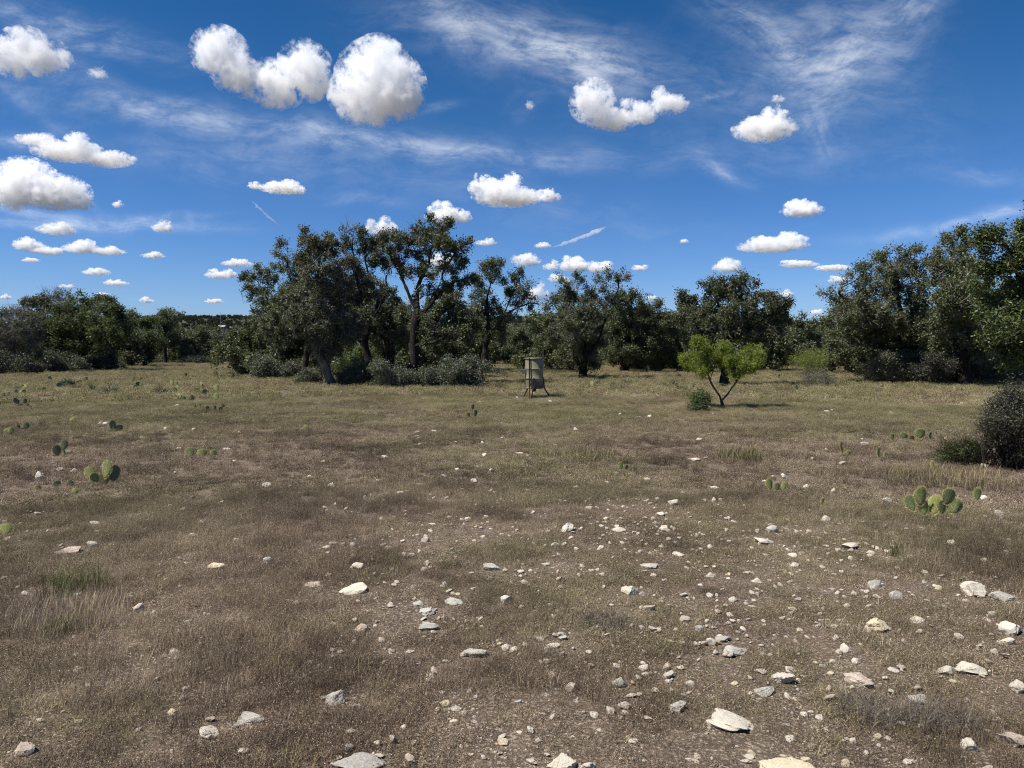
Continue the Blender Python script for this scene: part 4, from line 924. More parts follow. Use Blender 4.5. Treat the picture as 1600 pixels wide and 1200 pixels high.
MID = [(1128,990,30,9,'grey'),(1006,1038,18,16,'white'),(893,1070,22,16,'pink'),(1338,1024,20,10,'white'),(1576,990,22,9,'white'),(1478,1038,26,12,'white'),(1590,1065,26,18,'white'),(1432,958,28,9,'white'),(1368,907,26,14,'grey'),(1400,923,20,14,'grey'),(1184,903,20,10,'white'),(1144,931,16,10,'white'),(1242,876,18,8,'white'),(1111,895,18,9,'white'),(1015,881,34,9,'grey'),(1060,863,22,7,'white'),(853,881,16,8,'white'),(967,826,24,7,'white'),(1040,822,16,8,'white'),(1195,840,38,10,'white'),(1330,844,34,7,'white'),(1488,840,14,9,'white'),(1332,1152,14,12,'white'),(1282,1115,18,12,'white'),(1434,1085,30,14,'grey'),(978,1110,14,10,'white'),(987,1080,18,8,'white'),(1013,946,24,10,'pink'),(1070,962,18,10,'pink'),(1094,977,16,10,'grey'),(865,1002,24,8,'white'),(842,1153,12,10,'white'),(1320,1188,16,12,'tan'),
(420,877,18,10,'grey'),(268,1110,18,9,'tan'),(655,940,24,12,'grey'),(565,978,24,14,'pink'),(710,936,34,12,'grey'),(790,1006,20,12,'white'),(612,1013,12,6,'pink'),(640,1013,18,6,'white'),(695,1094,22,14,'tan'),(709,1126,16,12,'tan'),(630,1132,14,10,'white'),(548,1138,18,8,'white'),(785,1155,22,12,'tan'),(383,1170,24,8,'white'),(272,1017,22,10,'pink'),(217,950,18,12,'pink'),(110,862,36,8,'pink'),(147,853,20,7,'grey'),(490,912,30,8,'pink'),(552,920,46,8,'white'),(215,1140,12,7,'pink'),(116,996,8,6,'white'),(285,1088,10,8,'white'),
(417,758,18,8,'grey'),(454,759,10,5,'white'),(517,758,15,9,'white'),(625,768,14,4,'white'),(605,770,8,3,'white'),(766,767,9,6,'white'),(758,709,10,6,'white'),(602,711,13,4,'white'),(812,706,14,5,'white'),(651,679,7,3,'white'),(825,766,9,4,'white'),(899,760,12,5,'white'),(664,845,16,9,'pink'),(675,819,16,4,'white'),(510,855,14,5,'white'),(715,656,5,4,'white'),(745,727,8,3,'grey'),(693,742,10,4,'grey'),(715,731,9,4,'white'),(950,752,14,5,'white'),(920,793,14,6,'pink'),(948,809,12,5,'tan'),(760,808,9,5,'white'),(590,749,8,5,'white'),
(1085,712,22,7,'white'),(1052,782,18,12,'white'),(1116,776,8,6,'white'),(1140,806,9,8,'white'),(1062,838,12,5,'white'),(1039,826,17,8,'white'),(1034,800,16,8,'white'),(1199,745,18,7,'white'),(1226,738,11,8,'white'),(1259,754,13,7,'white'),(1115,755,18,5,'white'),(1067,765,9,5,'white'),(1291,804,18,9,'white'),(1208,823,20,12,'grey'),(1240,861,18,7,'white'),(1303,760,9,6,'pink'),(1386,775,14,7,'grey'),(1265,823,10,4,'pink'),(1360,855,16,5,'white'),(1010,744,14,4,'white'),(1143,711,10,4,'white'),(1350,692,14,4,'grey'),(1016,651,9,5,'white'),(1550,706,14,8,'pink'),(1535,770,16,6,'white'),(1560,795,12,8,'grey'),
(303,676,8,7,'white'),(62,745,13,9,'white'),(117,736,10,5,'white'),(94,734,12,4,'grey'),(355,702,17,4,'white'),(280,702,11,3,'white'),(222,689,9,3,'white'),(366,719,8,3,'white'),(275,739,6,4,'white'),(345,786,11,6,'white'),(372,845,14,6,'white'),(300,838,14,6,'pink'),(285,797,10,4,'pink'),(310,829,5,3,'white'),(60,805,10,4,'white'),(148,820,16,5,'grey'),(12,846,12,6,'pink'),(276,637,7,4,'white'),(157,667,6,3,'white'),(205,605,5,3,'white')]
REFS = [(1148, 1115, 'the largest cream slab'), (1222, 1190, 'the long tan slab at the bottom edge'), (890, 1186, 'the broken rock at the bottom edge'), (1372, 966, 'the honey coloured boulder'), (986, 920, 'the bright white lump'), (1140, 1004, 'the small white wedge'), (1321, 1003, 'the upright stone under the honey boulder'), (1227, 1052, 'the two humped white rock'),
 (1344, 1053, 'the pinkish grey half sunk rock'), (1044, 1047, 'the squarish pale block'), (1530, 914, 'the hollowed white rock'), (1582, 972, 'the rounded rock at the right edge'), (1516, 1034, 'the long low ridged rock'), (1515, 1155, 'the upright white stone'), (1580, 1146, 'the lower right corner rock'), (884, 823, 'the tilted elongated stone'), (340, 885, 'the tan flat rock at left'), (561, 883, 'the flat white rock'),
 (522, 1088, 'the blue grey tilted rock'), (327, 1140, 'the pale angular rock at lower left'), (670, 960, 'the pale stone cluster'), (790, 934, 'the bright white rock in the middle'), (740, 1013, 'the grey pitted slab'), (767, 885, 'the grey and white ledge stone'), (560, 1187, 'the long ledge at the bottom edge'), (40, 1172, 'the lower left corner rock'), (115, 925, 'the green grass tuft'),
 (160, 745, 'the four padded prickly pear'), (95, 702, 'the dark round padded prickly pear'), (14, 677, 'the pale yellow pad pair'), (310, 709, 'the three padded prickly pear'), (180, 668, 'the narrow upright pads'), (1455, 790, 'the biggest prickly pear'), (1215, 758, 'the yellow green prickly pear'), (1430, 682, 'the spreading green prickly pear'), (1155, 708, 'the pale straw tuft'), (740, 640, 'the little dark prickly pear'), (480, 668, 'the small yellow pad'), (972, 728, 'the little yellow prickly pear in mid field'), (836, 620, 'the barrel feeder'), (1093, 635, 'the small bush beside the mesquite'), (160, 610, 'the yucca pair'), (250, 612, 'the ragged yucca'), (353, 588, 'the yuccas before the treeline'), (325, 640, 'the dark group of small pads'), (36, 632, 'the many padded dark cactus'), (945, 970, 'the greyish dead tuft'), (1420, 1115, 'the dead grey tufts'), (8, 830, 'the faded yellow pad'), (1400, 860, 'the little yellow weed'), (105, 600, 'the small round green bush'), (960, 600, 'the yuccas before the round oak'), (1055, 604, 'the straw pale yuccas')]
def near_ref(px, py):
    return min(REFS, key=lambda q: (q[0] - px) ** 2 + ((q[1] - py) * 1.6) ** 2)[2]
def zone_label(px, py, w=10, c='white'):
    size = 'tiny' if w < 9 else ('small' if w < 17 else 'medium sized')
    col_ = {'white': 'cream white', 'grey': 'grey', 'pink': 'pinkish', 'tan': 'tan'}[c]
    lb = '%s %s stone lying near %s' % (size, col_, near_ref(px, py))
    return lb, 'stones near ' + near_ref(px, py)
for q in MID:
    lb_, gr = zone_label(q[0], q[1], q[2], q[4]); put_rock(*q, lb_, gr, sub=3 if q[2] > 20 and q[1] > 850 else None)
nrand = 0
while nrand < 118:
    px = R.gauss(1130, 230); py = 840 + 350 * R.random() ** .9
    if nrand % 5 == 0: px = R.uniform(500, 860)
    if not 420 < px < 1590: continue
    w = R.uniform(6, 14) * (.7 + (py - 840) / 600)
    cc = R.choice(['white', 'white', 'pink', 'grey', 'tan']); lb_, gr = zone_label(px, py, w, cc); put_rock(px, py, w, w * R.uniform(.4, .7), cc, lb_, gr); nrand += 1

# ------------------------------------------------------------------ grass, gravel
BARE = [(gp(px, py), r) for px, py, r in [(1150, 1000, .75), (1250, 1080, .6), (1050, 960, .7), (1180, 890, .9), (950, 1000, .45), (690, 965, .45), (600, 930, .55), (1350, 1150, .35), (1000, 870, .8), (1130, 1130, .4), (880, 1180, .3), (1050, 820, .9), (1250, 840, .8), (1450, 920, .5), (750, 1160, .25), (240, 940, .35), (640, 1160, .25), (1480, 1060, .3), (860, 900, .5), (680, 830, .7), (1560, 1000, .4), (60, 1160, .25)]]
def bare(x, y):
    b_ = np.zeros_like(x)
    for c, r in BARE: b_ = np.maximum(b_, np.exp(-((x - c.x) ** 2 + ((y - c.y) * .8) ** 2) / (r * r)))
    return np.clip(b_ * (0.55 + 1.0 * fbm(x, y, .5)), 0, 1)

NEAR = [(0.05, (0.029, 0.021, 0.015)), (0.28, (0.095, 0.069, 0.046)), (0.5, (0.198, 0.145, 0.102)), (0.66, (0.338, 0.253, 0.181)), (0.82, (0.530, 0.424, 0.305)), (0.96, (0.739, 0.605, 0.447))]
NEAR2 = [(0.05, (0.029, 0.025, 0.012)), (0.28, (0.089, 0.078, 0.041)), (0.5, (0.183, 0.151, 0.085)), (0.66, (0.317, 0.259, 0.157)), (0.82, (0.491, 0.411, 0.262)), (0.96, (0.689, 0.582, 0.398))]
STRAW = [(0.05, (0.086, 0.076, 0.038)), (0.3, (0.206, 0.176, 0.088)), (0.55, (0.336, 0.281, 0.150)), (0.8, (0.465, 0.398, 0.230)), (1.0, (0.582, 0.509, 0.332))]
STRAW2 = [(0.05, (0.072, 0.075, 0.030)), (0.3, (0.169, 0.163, 0.070)), (0.55, (0.286, 0.257, 0.121)), (0.8, (0.420, 0.367, 0.199)), (1.0, (0.560, 0.496, 0.308))]
FORBM = mat_grass('dry_forb', NEAR, NEAR2)
STRAWM = mat_grass('straw_grass', STRAW, STRAW2, .3)
GREENM = mat_grass('green_grass', [(0.1, (.05, .075, .02)), (.6, (.12, .16, .05)), (1, (.25, .27, .12))], [(0.1, (.05, .07, .02)), (.6, (.13, .15, .05)), (1, (.27, .27, .13))])
def blades(g, n, rad, h, w, seg=2, bend=.5):
    th = g.uniform(0, 6.28, n); r0 = rad * np.sqrt(g.random(n)); c = np.stack([r0 * np.cos(th), r0 * np.sin(th), -.01 + 0 * th], 1)
    H = h * g.uniform(.45, 1.15, n); ph = g.uniform(0, 6.28, n); d = np.stack([np.cos(ph), np.sin(ph), 0 * ph], 1); s = np.stack([-np.sin(ph), np.cos(ph), 0 * ph], 1)
    bd = H * bend * g.uniform(.1, 1.2, n); rows = []
    for k in range(seg + 1):
        u = k / seg; p = c + d * (bd * u * u)[:, None]; p[:, 2] += H * (u - .25 * u * u * bend)
        ww = w * (1 - u * .85)
        rows += [p - s * ww / 2, p + s * ww / 2]
    v = np.stack(rows, 1).reshape(-1, 3); m = 2 * (seg + 1); bs = (np.arange(n) * m)[:, None]
    f = np.concatenate([bs + np.array([[2 * k, 2 * k + 1, 2 * k + 3, 2 * k + 2]]) for k in range(seg)])
    return v, f
def flecks(g, n, rad, h, size, low=.15):
    th = g.uniform(0, 6.28, n); r0 = rad * np.sqrt(g.random(n)); zz = h * g.uniform(low, 1, n)
    c = np.stack([r0 * np.cos(th), r0 * np.sin(th), zz], 1)
    a = unit(g.normal(size=(n, 3)) + np.array([0, 0, .8])); b_ = unit(np.cross(a, g.normal(size=(n, 3))))
    L = size * g.uniform(.6, 1.8, (n, 1))
    v = np.stack([c - a * L * .5, c + b_ * L * .28, c + a * L * .5, c - b_ * L * .28], 1).reshape(-1, 3)
    return v, np.arange(n * 4).reshape(-1, 4)
def clump(seed, kind, big=1.0):
    g = np.random.default_rng(seed)
    if kind == 'forb':
        parts = [blades(g, 70, .12, .105, .0023 * big, 2, .8), flecks(g, 150, .13, .10, .0058 * big)]
        mat = FORBM
    elif kind == 'litter':
        parts = [flecks(g, 120, .15, .03, .0075 * big, 0.0), blades(g, 20, .14, .06, .003 * big, 1, 1.6)]; mat = FORBM
    elif kind == 'tall':
        parts = [blades(g, 34, .08, .14, .0028 * big, 3, .5), flecks(g, 110, .10, .135, .0055 * big, .45)]; mat = FORBM
    elif kind == 'straw':
        parts = [blades(g, 60, .13, .125, .0034 * big, 2, .9), flecks(g, 60, .15, .13, .006 * big, .35)]; mat = STRAWM
    v, f = join_vf(parts); return np_mesh('grass_clump', v, f, mat)
kinds = ['forb', 'forb', 'forb', 'litter', 'litter', 'tall', 'tall', 'straw', 'straw']
nearK = [clump(300 + i, k) for i, k in enumerate(kinds)]
midK = [clump(340 + i, k, 1.9) for i, k in enumerate(kinds)]
farK = [clump(380 + i, k, 2.6) for i, k in enumerate(kinds)]
def field(n, r0, r1, half=50):
    r = np.sqrt(rng.uniform(r0 * r0, r1 * r1, n)); a = np.radians(rng.uniform(-half, half, n))
    return r * np.sin(a), r * np.cos(a)
def tuft_points(n, r0, r1, sc, half=48, bare_w=.18):
    x, y = field(n, r0, r1, half)
    keep = rng.random(n) < np.clip(1.18 - bare_w * bare(x, y) * 1.05, .05, 1) * np.clip((fbm(x, y, .36) - .24) * 3.4, .18, 1)
    x, y = x[keep], y[keep]
    fb = gp(836, 622); rp = np.array(ROCK_POS + [(fb.x, fb.y - .7, 1.01)]); ok = np.ones(len(x), bool)
    for rx_, ry_, rw_ in rp:
        dd = np.hypot(x - rx_, y - ry_ + rw_ * .5); ok &= ~((dd < rw_ * 1.1 + .04) & (rng.random(len(x)) < (.84 if rw_ < 1 else .86)))
    x, y = x[ok], y[ok]; n = len(x)
    dist = np.hypot(x, y)
    zone = fbm(x + 200, y, 5.0)
    pstraw = np.clip((dist - 11) / 16, 0.04, .85) + np.clip((zone - .58) * 2.2, 0, .4)
    ptall = np.clip((fbm(x, y + 80, 1.6) - .42) * 2.4, .02, .6)
    u = rng.random(n); q = rng.random(n)
    pid = np.where(u < pstraw, 7 + (q * 2).astype(int), np.where(u < pstraw + (1 - pstraw) * ptall, 5 + (q * 2).astype(int), (q * 5).astype(int)))
    b_ = bare(x, y); pid = np.where((b_ > .55) & (pid < 7) & (u < .7), 3 + (q * 2).astype(int), pid)
    hs_ = sc * (1 - .42 * bare(x, y)) * rng.uniform(.6, 1.35, n) * (.7 + .6 * fbm(x + 9, y, 1.3)); ws_ = sc * rng.uniform(.8, 1.3, n)
    rot = np.stack([rng.normal(size=n) * .12, rng.normal(size=n) * .12, rng.uniform(0, 6.28, n)], 1)
    return np.stack([x, y, ground_z(x, y) - .004], 1), rot, np.stack([ws_, ws_, hs_], 1), pid
LB = 'dry brown grass and weeds covering the open field'
tag(scatter('dry_grass', *tuft_points(46000, 1.9, 8.5, .64, 56, .16), nearK), 'short dry brown weeds and grass in the near field', None, None, 'stuff')
tag(scatter('dry_grass', *tuft_points(66000, 8.3, 24, .60), midK), 'dry brown weeds and grass across the middle field', None, None, 'stuff')
tag(scatter('dry_grass', *tuft_points(120000, 23.5, 105, 1.15), farK), 'straw coloured grass along the trees', None, None, 'stuff')

# gravel: many small chips, thicker on the bare ground
chipm = []
for i, c in enumerate(['white', 'white', 'pink', 'white', 'pink']):
    chipm.append(rock_mesh(900 + i, 2, ROCKS[c], 12, .08))
def chips(n, r0, r1, smin, smax, wt):
    x, y = field(n, r0, r1, 50); b_ = bare(x, y)
    keep = rng.random(n) < np.clip(wt + b_ * .15, 0, 1) * np.where(x > -.2 * y, 1, .7); x, y = x[keep], y[keep]; n = len(x)
    s = smin + (smax - smin) * rng.random(n) ** 6.0
    return np.stack([x, y, ground_z(x, y) + s * .30], 1), rng.uniform(0, 6.28, (n, 3)) * np.array([.08, .08, 1]), np.stack([s, s * rng.uniform(.6, 1, n), s * rng.uniform(.26, .60, n)], 1), rng.integers(0, 5, n)
tag(scatter('gravel', *chips(70000, 2.0, 8.5, .004, .031, .11), chipm), 'loose limestone gravel chips between the weeds', None, None, 'stuff')
tag(scatter('gravel', *chips(17000, 8.3, 26, .010, .075, .05), chipm), 'limestone chips glinting in the middle field', None, None, 'stuff')

def tuft_thing(name, px, py, n, rad, h, w, mat, seed, label, group=None, bend=.6):
    B = gp(px, py); g = np.random.default_rng(seed)
    v, f = blades(g, n, rad, h, w, 3, bend); o = mesh_obj(name, np_mesh(name, v, f, mat), None, B)
    return tag(o, label, 'grass tuft', group)
DEADM = mat_leaf('dead_tuft', [(.1, (0.047, 0.040, 0.035)), (.6, (0.132, 0.110, 0.095)), (1, (0.255, 0.221, 0.190))], spec=.1, transl=.1)
tuft_thing('grass_tuft', 115, 925, 320, .22, .20, .0035, GREENM, 1, 'green tuft of grass at left in front of the brown patch')
tuft_thing('grass_tuft', 105, 968, 1500, .34, .13, .003, FORBM, 2, 'wide dark brown clump of weeds below the green grass tuft', bend=.4)
tuft_thing('grass_tuft', 95, 990, 70, .10, .16, .005, GREENM, 12, 'thin pale green tuft below the dark brown clump at left', bend=.8)
tuft_thing('grass_tuft', 1470, 1125, 420, .14, .13, .0035, DEADM, 3, 'dead grey tuft beside the upright white stone', bend=1.2)
tuft_thing('grass_tuft', 1360, 1110, 380, .15, .11, .0035, DEADM, 4, 'dead grey tuft left of the tuft with the upright stone', bend=1.2)
tuft_thing('grass_tuft', 945, 970, 260, .15, .11, .0035, DEADM, 5, 'greyish dead tuft left of the gravel strip', bend=1.2)
tuft_thing('grass_tuft', 1155, 712, 700, .32, .26, .008, STRAWM, 6, 'pale straw tuft standing out right of the field middle', bend=.5)
tuft_thing('grass_tuft', 915, 712, 500, .45, .18, .009, STRAWM, 7, 'yellowish straw patch below the barrel feeder', bend=.5)
tuft_thing('grass_tuft', 40, 975, 400, .30, .13, .003, DEADM, 8, 'grey dead tuft at the left edge', bend=1.0)
tuft_thing('grass_tuft', 1480, 745, 900, .7, .2, .007, STRAWM, 9, 'pale grass in front of the low dark bush at right', bend=.5)
tuft_thing('grass_tuft', 1400, 860, 90, .07, .14, .006, STRAWM, 10, 'little yellow weed among stones at right', bend=.5)

# ------------------------------------------------------------------ prickly pears and yuccas
def mat_pad(name, c1, c2, dots):
    m, b = new_mat(name)
    tcn = b.n('ShaderNodeTexCoord'); P = tcn.outputs['Object']
    n = b.noise(P, 9.0, 4); c = b.mix(b.maprange(n, .35, .65), c1, c2)
    vor = b.n('ShaderNodeTexVoronoi', {'Vector': P, 'Scale': 6.0, 'Randomness': .35})
    c = b.mix(b.maprange(vor.outputs['Distance'], .40, .20), c, dots)
    p_ = b.n('ShaderNodeBsdfPrincipled', {'Base Color': c, 'Roughness': .5, 'Specular IOR Level': .35}); b.L.new(p_.outputs[0], b.out.inputs[0]); return m
PADG = mat_pad('cactus_green', (.110, .140, .050), (.185, .205, .080), (.46, .42, .17))
PADY = mat_pad('cactus_yellow', (.19, .215, .065), (.31, .31, .105), (.52, .46, .17))
PADD = mat_pad('cactus_dark', (.080, .090, .036), (.140, .140, .062), (.32, .28, .12))
SPINE = mat_plain('cactus_spine', (.50, .42, .17), .6)
SPINEG = mat_plain('cactus_spine_grey', (.28, .26, .17), .6)
def pad_mesh(mat):
    V = []; Fc = []; nu, nv = 16, 8
    bm = bmesh.new(); bmesh.ops.create_uvsphere(bm, u_segments=nu, v_segments=nv, radius=1.0)
    for v in bm.verts:
        z = v.co.z; wid = 1.0 + .13 * z
        wid = .86 + .20 * z - .10 * z * z; v.co.x *= wid; v.co.y = v.co.y * .10 * (1 - .2 * z) + .10 * v.co.x ** 2 - .06 * z * z; v.co.z = z + 1.0
    me = bpy.data.meshes.new('pad'); bm.to_mesh(me); bm.free(); me.materials.append(mat)
    for p_ in me.polygons: p_.use_smooth = True
    return me
PADS = {'g': pad_mesh(PADG), 'y': pad_mesh(PADY), 'd': pad_mesh(PADD)}
def spine_mesh(mat, seed):
    g = np.random.default_rng(seed); n = 260
    d = unit(g.normal(size=(n, 3)) * np.array([1, .35, 1])); rim = g.random(n) < .6; a = g.uniform(0, 6.28, n)
    d = np.where(rim[:, None], np.stack([np.cos(a), 0 * a, np.sin(a)], 1), d)
    c = d.copy(); z = c[:, 2]; c[:, 0] *= .86 + .20 * z - .10 * z * z; c[:, 1] = c[:, 1] * .10 * (1 - .2 * z) + .10 * c[:, 0] ** 2 - .06 * z * z; c[:, 2] += 1
    nn = unit(d * np.array([1, 2.0, 1]) + g.normal(size=(n, 3)) * .4)
    v, f = sticks(c, c + nn * g.uniform(.12, .3, (n, 1)), .016, .004)
    return np_mesh('spines', v, f, mat)
SPM = {'y': spine_mesh(SPINE, 1), 'g': spine_mesh(SPINE, 2), 'd': spine_mesh(SPINEG, 3)}
def cactus(px, py, pads, label, group=None, spines=True):
    """pads: (px, py centre, w, h, yaw, lean, colour) in photo pixels"""
    B = gp(px, py); D = B.y; k = D / F; root = empty('prickly_pear', B); tag(root, label, 'cactus', group)
    for (x, y, w, h, yaw, lean, c) in pads:
        q = at(x, y + h / 2, D + R.uniform(-.05, .05)) - B
        o = mesh_obj('pad', PADS[c], root, (q.x, q.y, max(q.z, -.02)))
        sz = 1.18 if max(w, h) > 12 and spines else 1.0; w *= sz; h *= sz; q.z -= .1 * h * k; cw = w * k / 2 / max(.35, abs(math.cos(yaw))); o.scale = (cw, max(cw, h * k / 2) * .9, h * k / 2 * 1.08); o.rotation_euler = (R.uniform(-.25, .1), lean, yaw)
        if spines: s = mesh_obj('spines', SPM[c], o); s['kind'] = 'stuff'
    return root
G_P = 'prickly pears in the grass'
cactus(163, 758, [(145, 742, 15, 18, .2, -.3, 'y'), (165, 736, 17, 22, -.3, .05, 'g'), (176, 742, 10, 20, 1.0, .25, 'd'), (162, 751, 17, 16, .1, 0, 'd'), (153, 747, 11, 13, .4, -.5, 'g')], 'prickly pear with four fat pads, nearest cactus at left', G_P)
cactus(95, 715, [(99, 697, 11, 13, .1, .1, 'd'), (91, 705, 11, 13, .4, -.2, 'd'), (98, 709, 9, 9, -.3, .2, 'd')], 'dark prickly pear with one round pad on top, left field', G_P)
cactus(14, 684, [(17, 673, 9, 11, .1, .15, 'y'), (13, 679, 12, 10, .2, -.2, 'y')], 'pale yellow prickly pear pair near the left edge', G_P)
cactus(38, 676, [(40, 669, 9, 12, .5, .1, 'd'), (29, 674, 6, 8, .3, 0, 'd')], 'small dark prickly pear beside the pale yellow pair', G_P)
cactus(61, 672, [(61, 667, 8, 9, .2, .2, 'd')], 'single dark pad right of the small dark prickly pear', G_P)
cactus(310, 716, [(297, 709, 13, 13, .2, -.1, 'g'), (315, 710, 14, 11, .1, .1, 'y'), (331, 708, 11, 10, .3, .4, 'y')], 'yellow green prickly pear with three pads in a row', G_P)
cactus(110, 667, [(112, 660, 10, 11, .2, .3, 'y')], 'yellowish single pad in the left field', G_P)
cactus(180, 680, [(178, 667, 5, 14, 1.1, .0, 'g'), (184, 672, 5, 11, .9, .3, 'd'), (188, 671, 4, 10, 1.1, .1, 'd')], 'narrow upright pads seen edge on, left field', G_P)
cactus(98, 764, [(92, 756, 10, 9, .6, -.5, 'd'), (106, 754, 12, 8, .3, .7, 'd')], 'low dark green pads below the nearest cactus on its left', G_P)
cactus(58, 768, [(58, 762, 11, 8, .2, .2, 'y')], 'half buried yellow pad left of the low dark pads', G_P)
cactus(117, 772, [(116, 767, 12, 7, .2, .4, 'y')], 'half buried yellow pad under the low dark pads', G_P)
cactus(8, 838, [(8, 829, 18, 14, .2, .0, 'y')], 'faded yellow pad at the left edge in the nearer grass', G_P)
cactus(1455, 808, [(1438, 778, 20, 24, .1, -.05, 'y'), (1428, 788, 17, 20, .3, -.35, 'g'), (1458, 792, 20, 24, -.2, .2, 'y'), (1444, 796, 18, 18, .2, 0, 'y'), (1478, 778, 24, 20, .2, .3, 'g'), (1487, 792, 22, 20, -.3, .3, 'g'), (1472, 794, 18, 18, .4, .1, 'g')], 'biggest prickly pear, half yellow and half green, at right', G_P)
cactus(1527, 783, [(1527, 774, 14, 15, .2, .1, 'g')], 'single green pad right of the biggest prickly pear', G_P)
cactus(1215, 768, [(1204, 758, 10, 15, .2, -.2, 'y'), (1214, 761, 12, 11, .3, .1, 'g'), (1224, 760, 11, 12, .2, .3, 'y')], 'yellow green prickly pear right of the field middle', G_P)
cactus(1284, 790, [(1284, 784, 7, 11, .2, .1, 'y')], 'tiny yellow pad left of the biggest prickly pear', G_P)
cactus(1430, 690, [(1394, 683, 9, 10, .2, 0, 'g'), (1411, 681, 14, 7, .2, .5, 'g'), (1437, 679, 17, 12, .1, .1, 'g'), (1453, 681, 9, 10, .7, .2, 'd'), (1426, 685, 11, 8, .3, -.4, 'd'), (1464, 677, 5, 11, 1.0, .4, 'd')], 'spreading green prickly pear left of the bush at right edge', G_P)
cactus(1323, 712, [(1316, 699, 5, 15, .8, -.35, 'y'), (1324, 708, 10, 8, .2, .3, 'y')], 'thin yellow prickly pear leaning left', G_P)
cactus(1375, 716, [(1373, 708, 6, 13, .6, -.2, 'y'), (1382, 710, 6, 8, .3, .3, 'y')], 'little yellow pads right of the thin leaning prickly pear', G_P)
cactus(1458, 734, [(1457, 727, 9, 12, .2, .1, 'y')], 'single yellow pad before the low dark bush', G_P)
cactus(740, 652, [(738, 636, 6, 8, .2, .1, 'd'), (742, 646, 7, 10, .3, .1, 'd'), (733, 648, 5, 6, .3, -.3, 'g')], 'little dark prickly pear left of the feeder in the open', G_P)
cactus(480, 674, [(479, 668, 8, 7, .2, -.2, 'y'), (483, 671, 6, 5, .2, .2, 'd')], 'small yellow pad below the centre thicket', G_P)
cactus(972, 735, [(971, 728, 9, 11, .3, -.2, 'y'), (978, 730, 6, 7, .4, .3, 'd')], 'small yellow prickly pear in the middle of the field', G_P)
cactus(310, 640, [(312, 634, 8, 8, .1, -.2, 'y'), (305, 637, 5, 5, .2, 0, 'd')], 'pale yellow pad in the distance at left', G_P)
cactus(335, 645, [(325, 642, 5, 9, .8, -.1, 'd'), (335, 638, 5, 8, .4, .1, 'd'), (343, 641, 5, 8, .7, .3, 'd'), (347, 634, 7, 5, .2, .3, 'd')], 'dark group of small pads beside the pale yellow pad', G_P)
cactus(36, 640, [(28, 628, 6, 8, .4, -.2, 'd'), (38, 627, 6, 8, .4, .2, 'd'), (33, 635, 7, 7, .2, 0, 'd'), (40, 638, 8, 8, .2, .3, 'd'), (24, 626, 5, 8, .7, 0, 'd')], 'dark many padded prickly pear near the left edge', G_P)
cactus(52, 642, [(48, 640, 4, 5, .3, 0, 'd'), (54, 639, 5, 5, .3, .3, 'd'), (59, 639, 4, 4, .3, .2, 'd')], 'row of three tiny dark pads by the left edge', G_P)
cactus(24, 621, [(24, 614, 5, 10, .6, .1, 'd'), (14, 619, 4, 6, .6, 0, 'd')], 'pair of thin dark pads standing farther out at left', G_P)
cactus(67, 620, [(67, 615, 9, 6, .2, .4, 'd')], 'flat dark pad standing farther out at left', G_P)
cactus(340, 618, [(339, 606, 8, 10, .3, 0, 'y'), (337, 613, 8, 8, .2, -.3, 'g'), (320, 616, 6, 7, .3, 0, 'd')], 'pale green prickly pear below the spiky yuccas', G_P)
ncp = 0
while ncp < 40:
    px = R.uniform(5, 390) if ncp < 30 else R.uniform(850, 1250); py = R.uniform(582, 632) if ncp < 30 else R.uniform(588, 612)
    pads = []
    s = 4 + (py - 580) / 14
    for q in range(R.choice([1, 2, 2, 3])):
        pads.append((px + R.uniform(-6, 6), py - s * R.uniform(.5, 1.4), s * R.uniform(.9, 1.3), s * R.uniform(1.0, 1.5), R.uniform(-.8, .8), R.uniform(-.4, .4), R.choice('dddgy')))
    nr = near_ref(px, py); nw = ['one', 'two', 'three'][len(pads) - 1]; cactus(px, py, pads, 'tiny distant prickly pear of %s pad%s near %s' % (nw, '' if len(pads) == 1 else 's', nr), 'tiny prickly pears near ' + nr, False); ncp += 1

def yucca_mesh(seed, n=70):
    g = np.random.default_rng(seed); a = g.uniform(0, 6.28, n); el = np.arcsin(g.uniform(.08, .97, n)); L = g.uniform(.7, 1.1, n)
    d = np.stack([np.cos(a) * np.cos(el), np.sin(a) * np.cos(el), np.sin(el)], 1); s = unit(np.cross(d, np.array([0, 0, 1.0])))
    c0 = np.tile(np.array([[0, 0, .03]]), (n, 1)); mid = c0 + d * (L * .45)[:, None]; tip = c0 + d * L[:, None]; tip[:, 2] -= .10 * np.cos(el) * L
    w = .028
    v = np.stack([c0 - s * w, c0 + s * w, mid + s * w * 1.1, tip, mid - s * w * 1.1], 1).reshape(-1, 3); bs = (np.arange(n) * 5)[:, None]
    return np_mesh('yucca', v, bs + np.array([[0, 1, 2, 3, 4]]), YUCCA)
YM = [yucca_mesh(i) for i in range(3)]
YU = [(145, 615, 12, 'grey green yucca, left one of the pair in the left field'), (173, 617, 14, 'larger spread out yucca, right one of the pair in the left field'), (341, 590, 10, 'bluish yucca standing before the treeline, round headed'), (366, 591, 10, 'yucca right beside the round headed bluish one'), (250, 617, 12, 'ragged yucca in the middle of the left field'), (216, 614, 6, 'very small yucca left of the ragged one'), (245, 576, 7, 'yucca at the shade edge of the left wood'), (306, 614, 8, 'thin pale yucca right of the ragged one'),
      (1038, 605, 9, 'straw pale yucca left of the mesquite, leftmost'), (1052, 602, 9, 'straw pale yucca next to the leftmost one'), (1062, 607, 8, 'low yucca nearest the mesquite stem'), (1074, 612, 8, 'dark scraggly yucca just left of the mesquite crown'), (936, 604, 8, 'yucca right of the ragged oak'), (960, 603, 8, 'yucca clump before the dense round oak'), (980, 600, 9, 'pale stone coloured yucca before the dense round oak'), (860, 598, 8, 'small yucca right behind the barrel feeder'), (880, 592, 8, 'pale yucca at the foot of the ragged oak')]
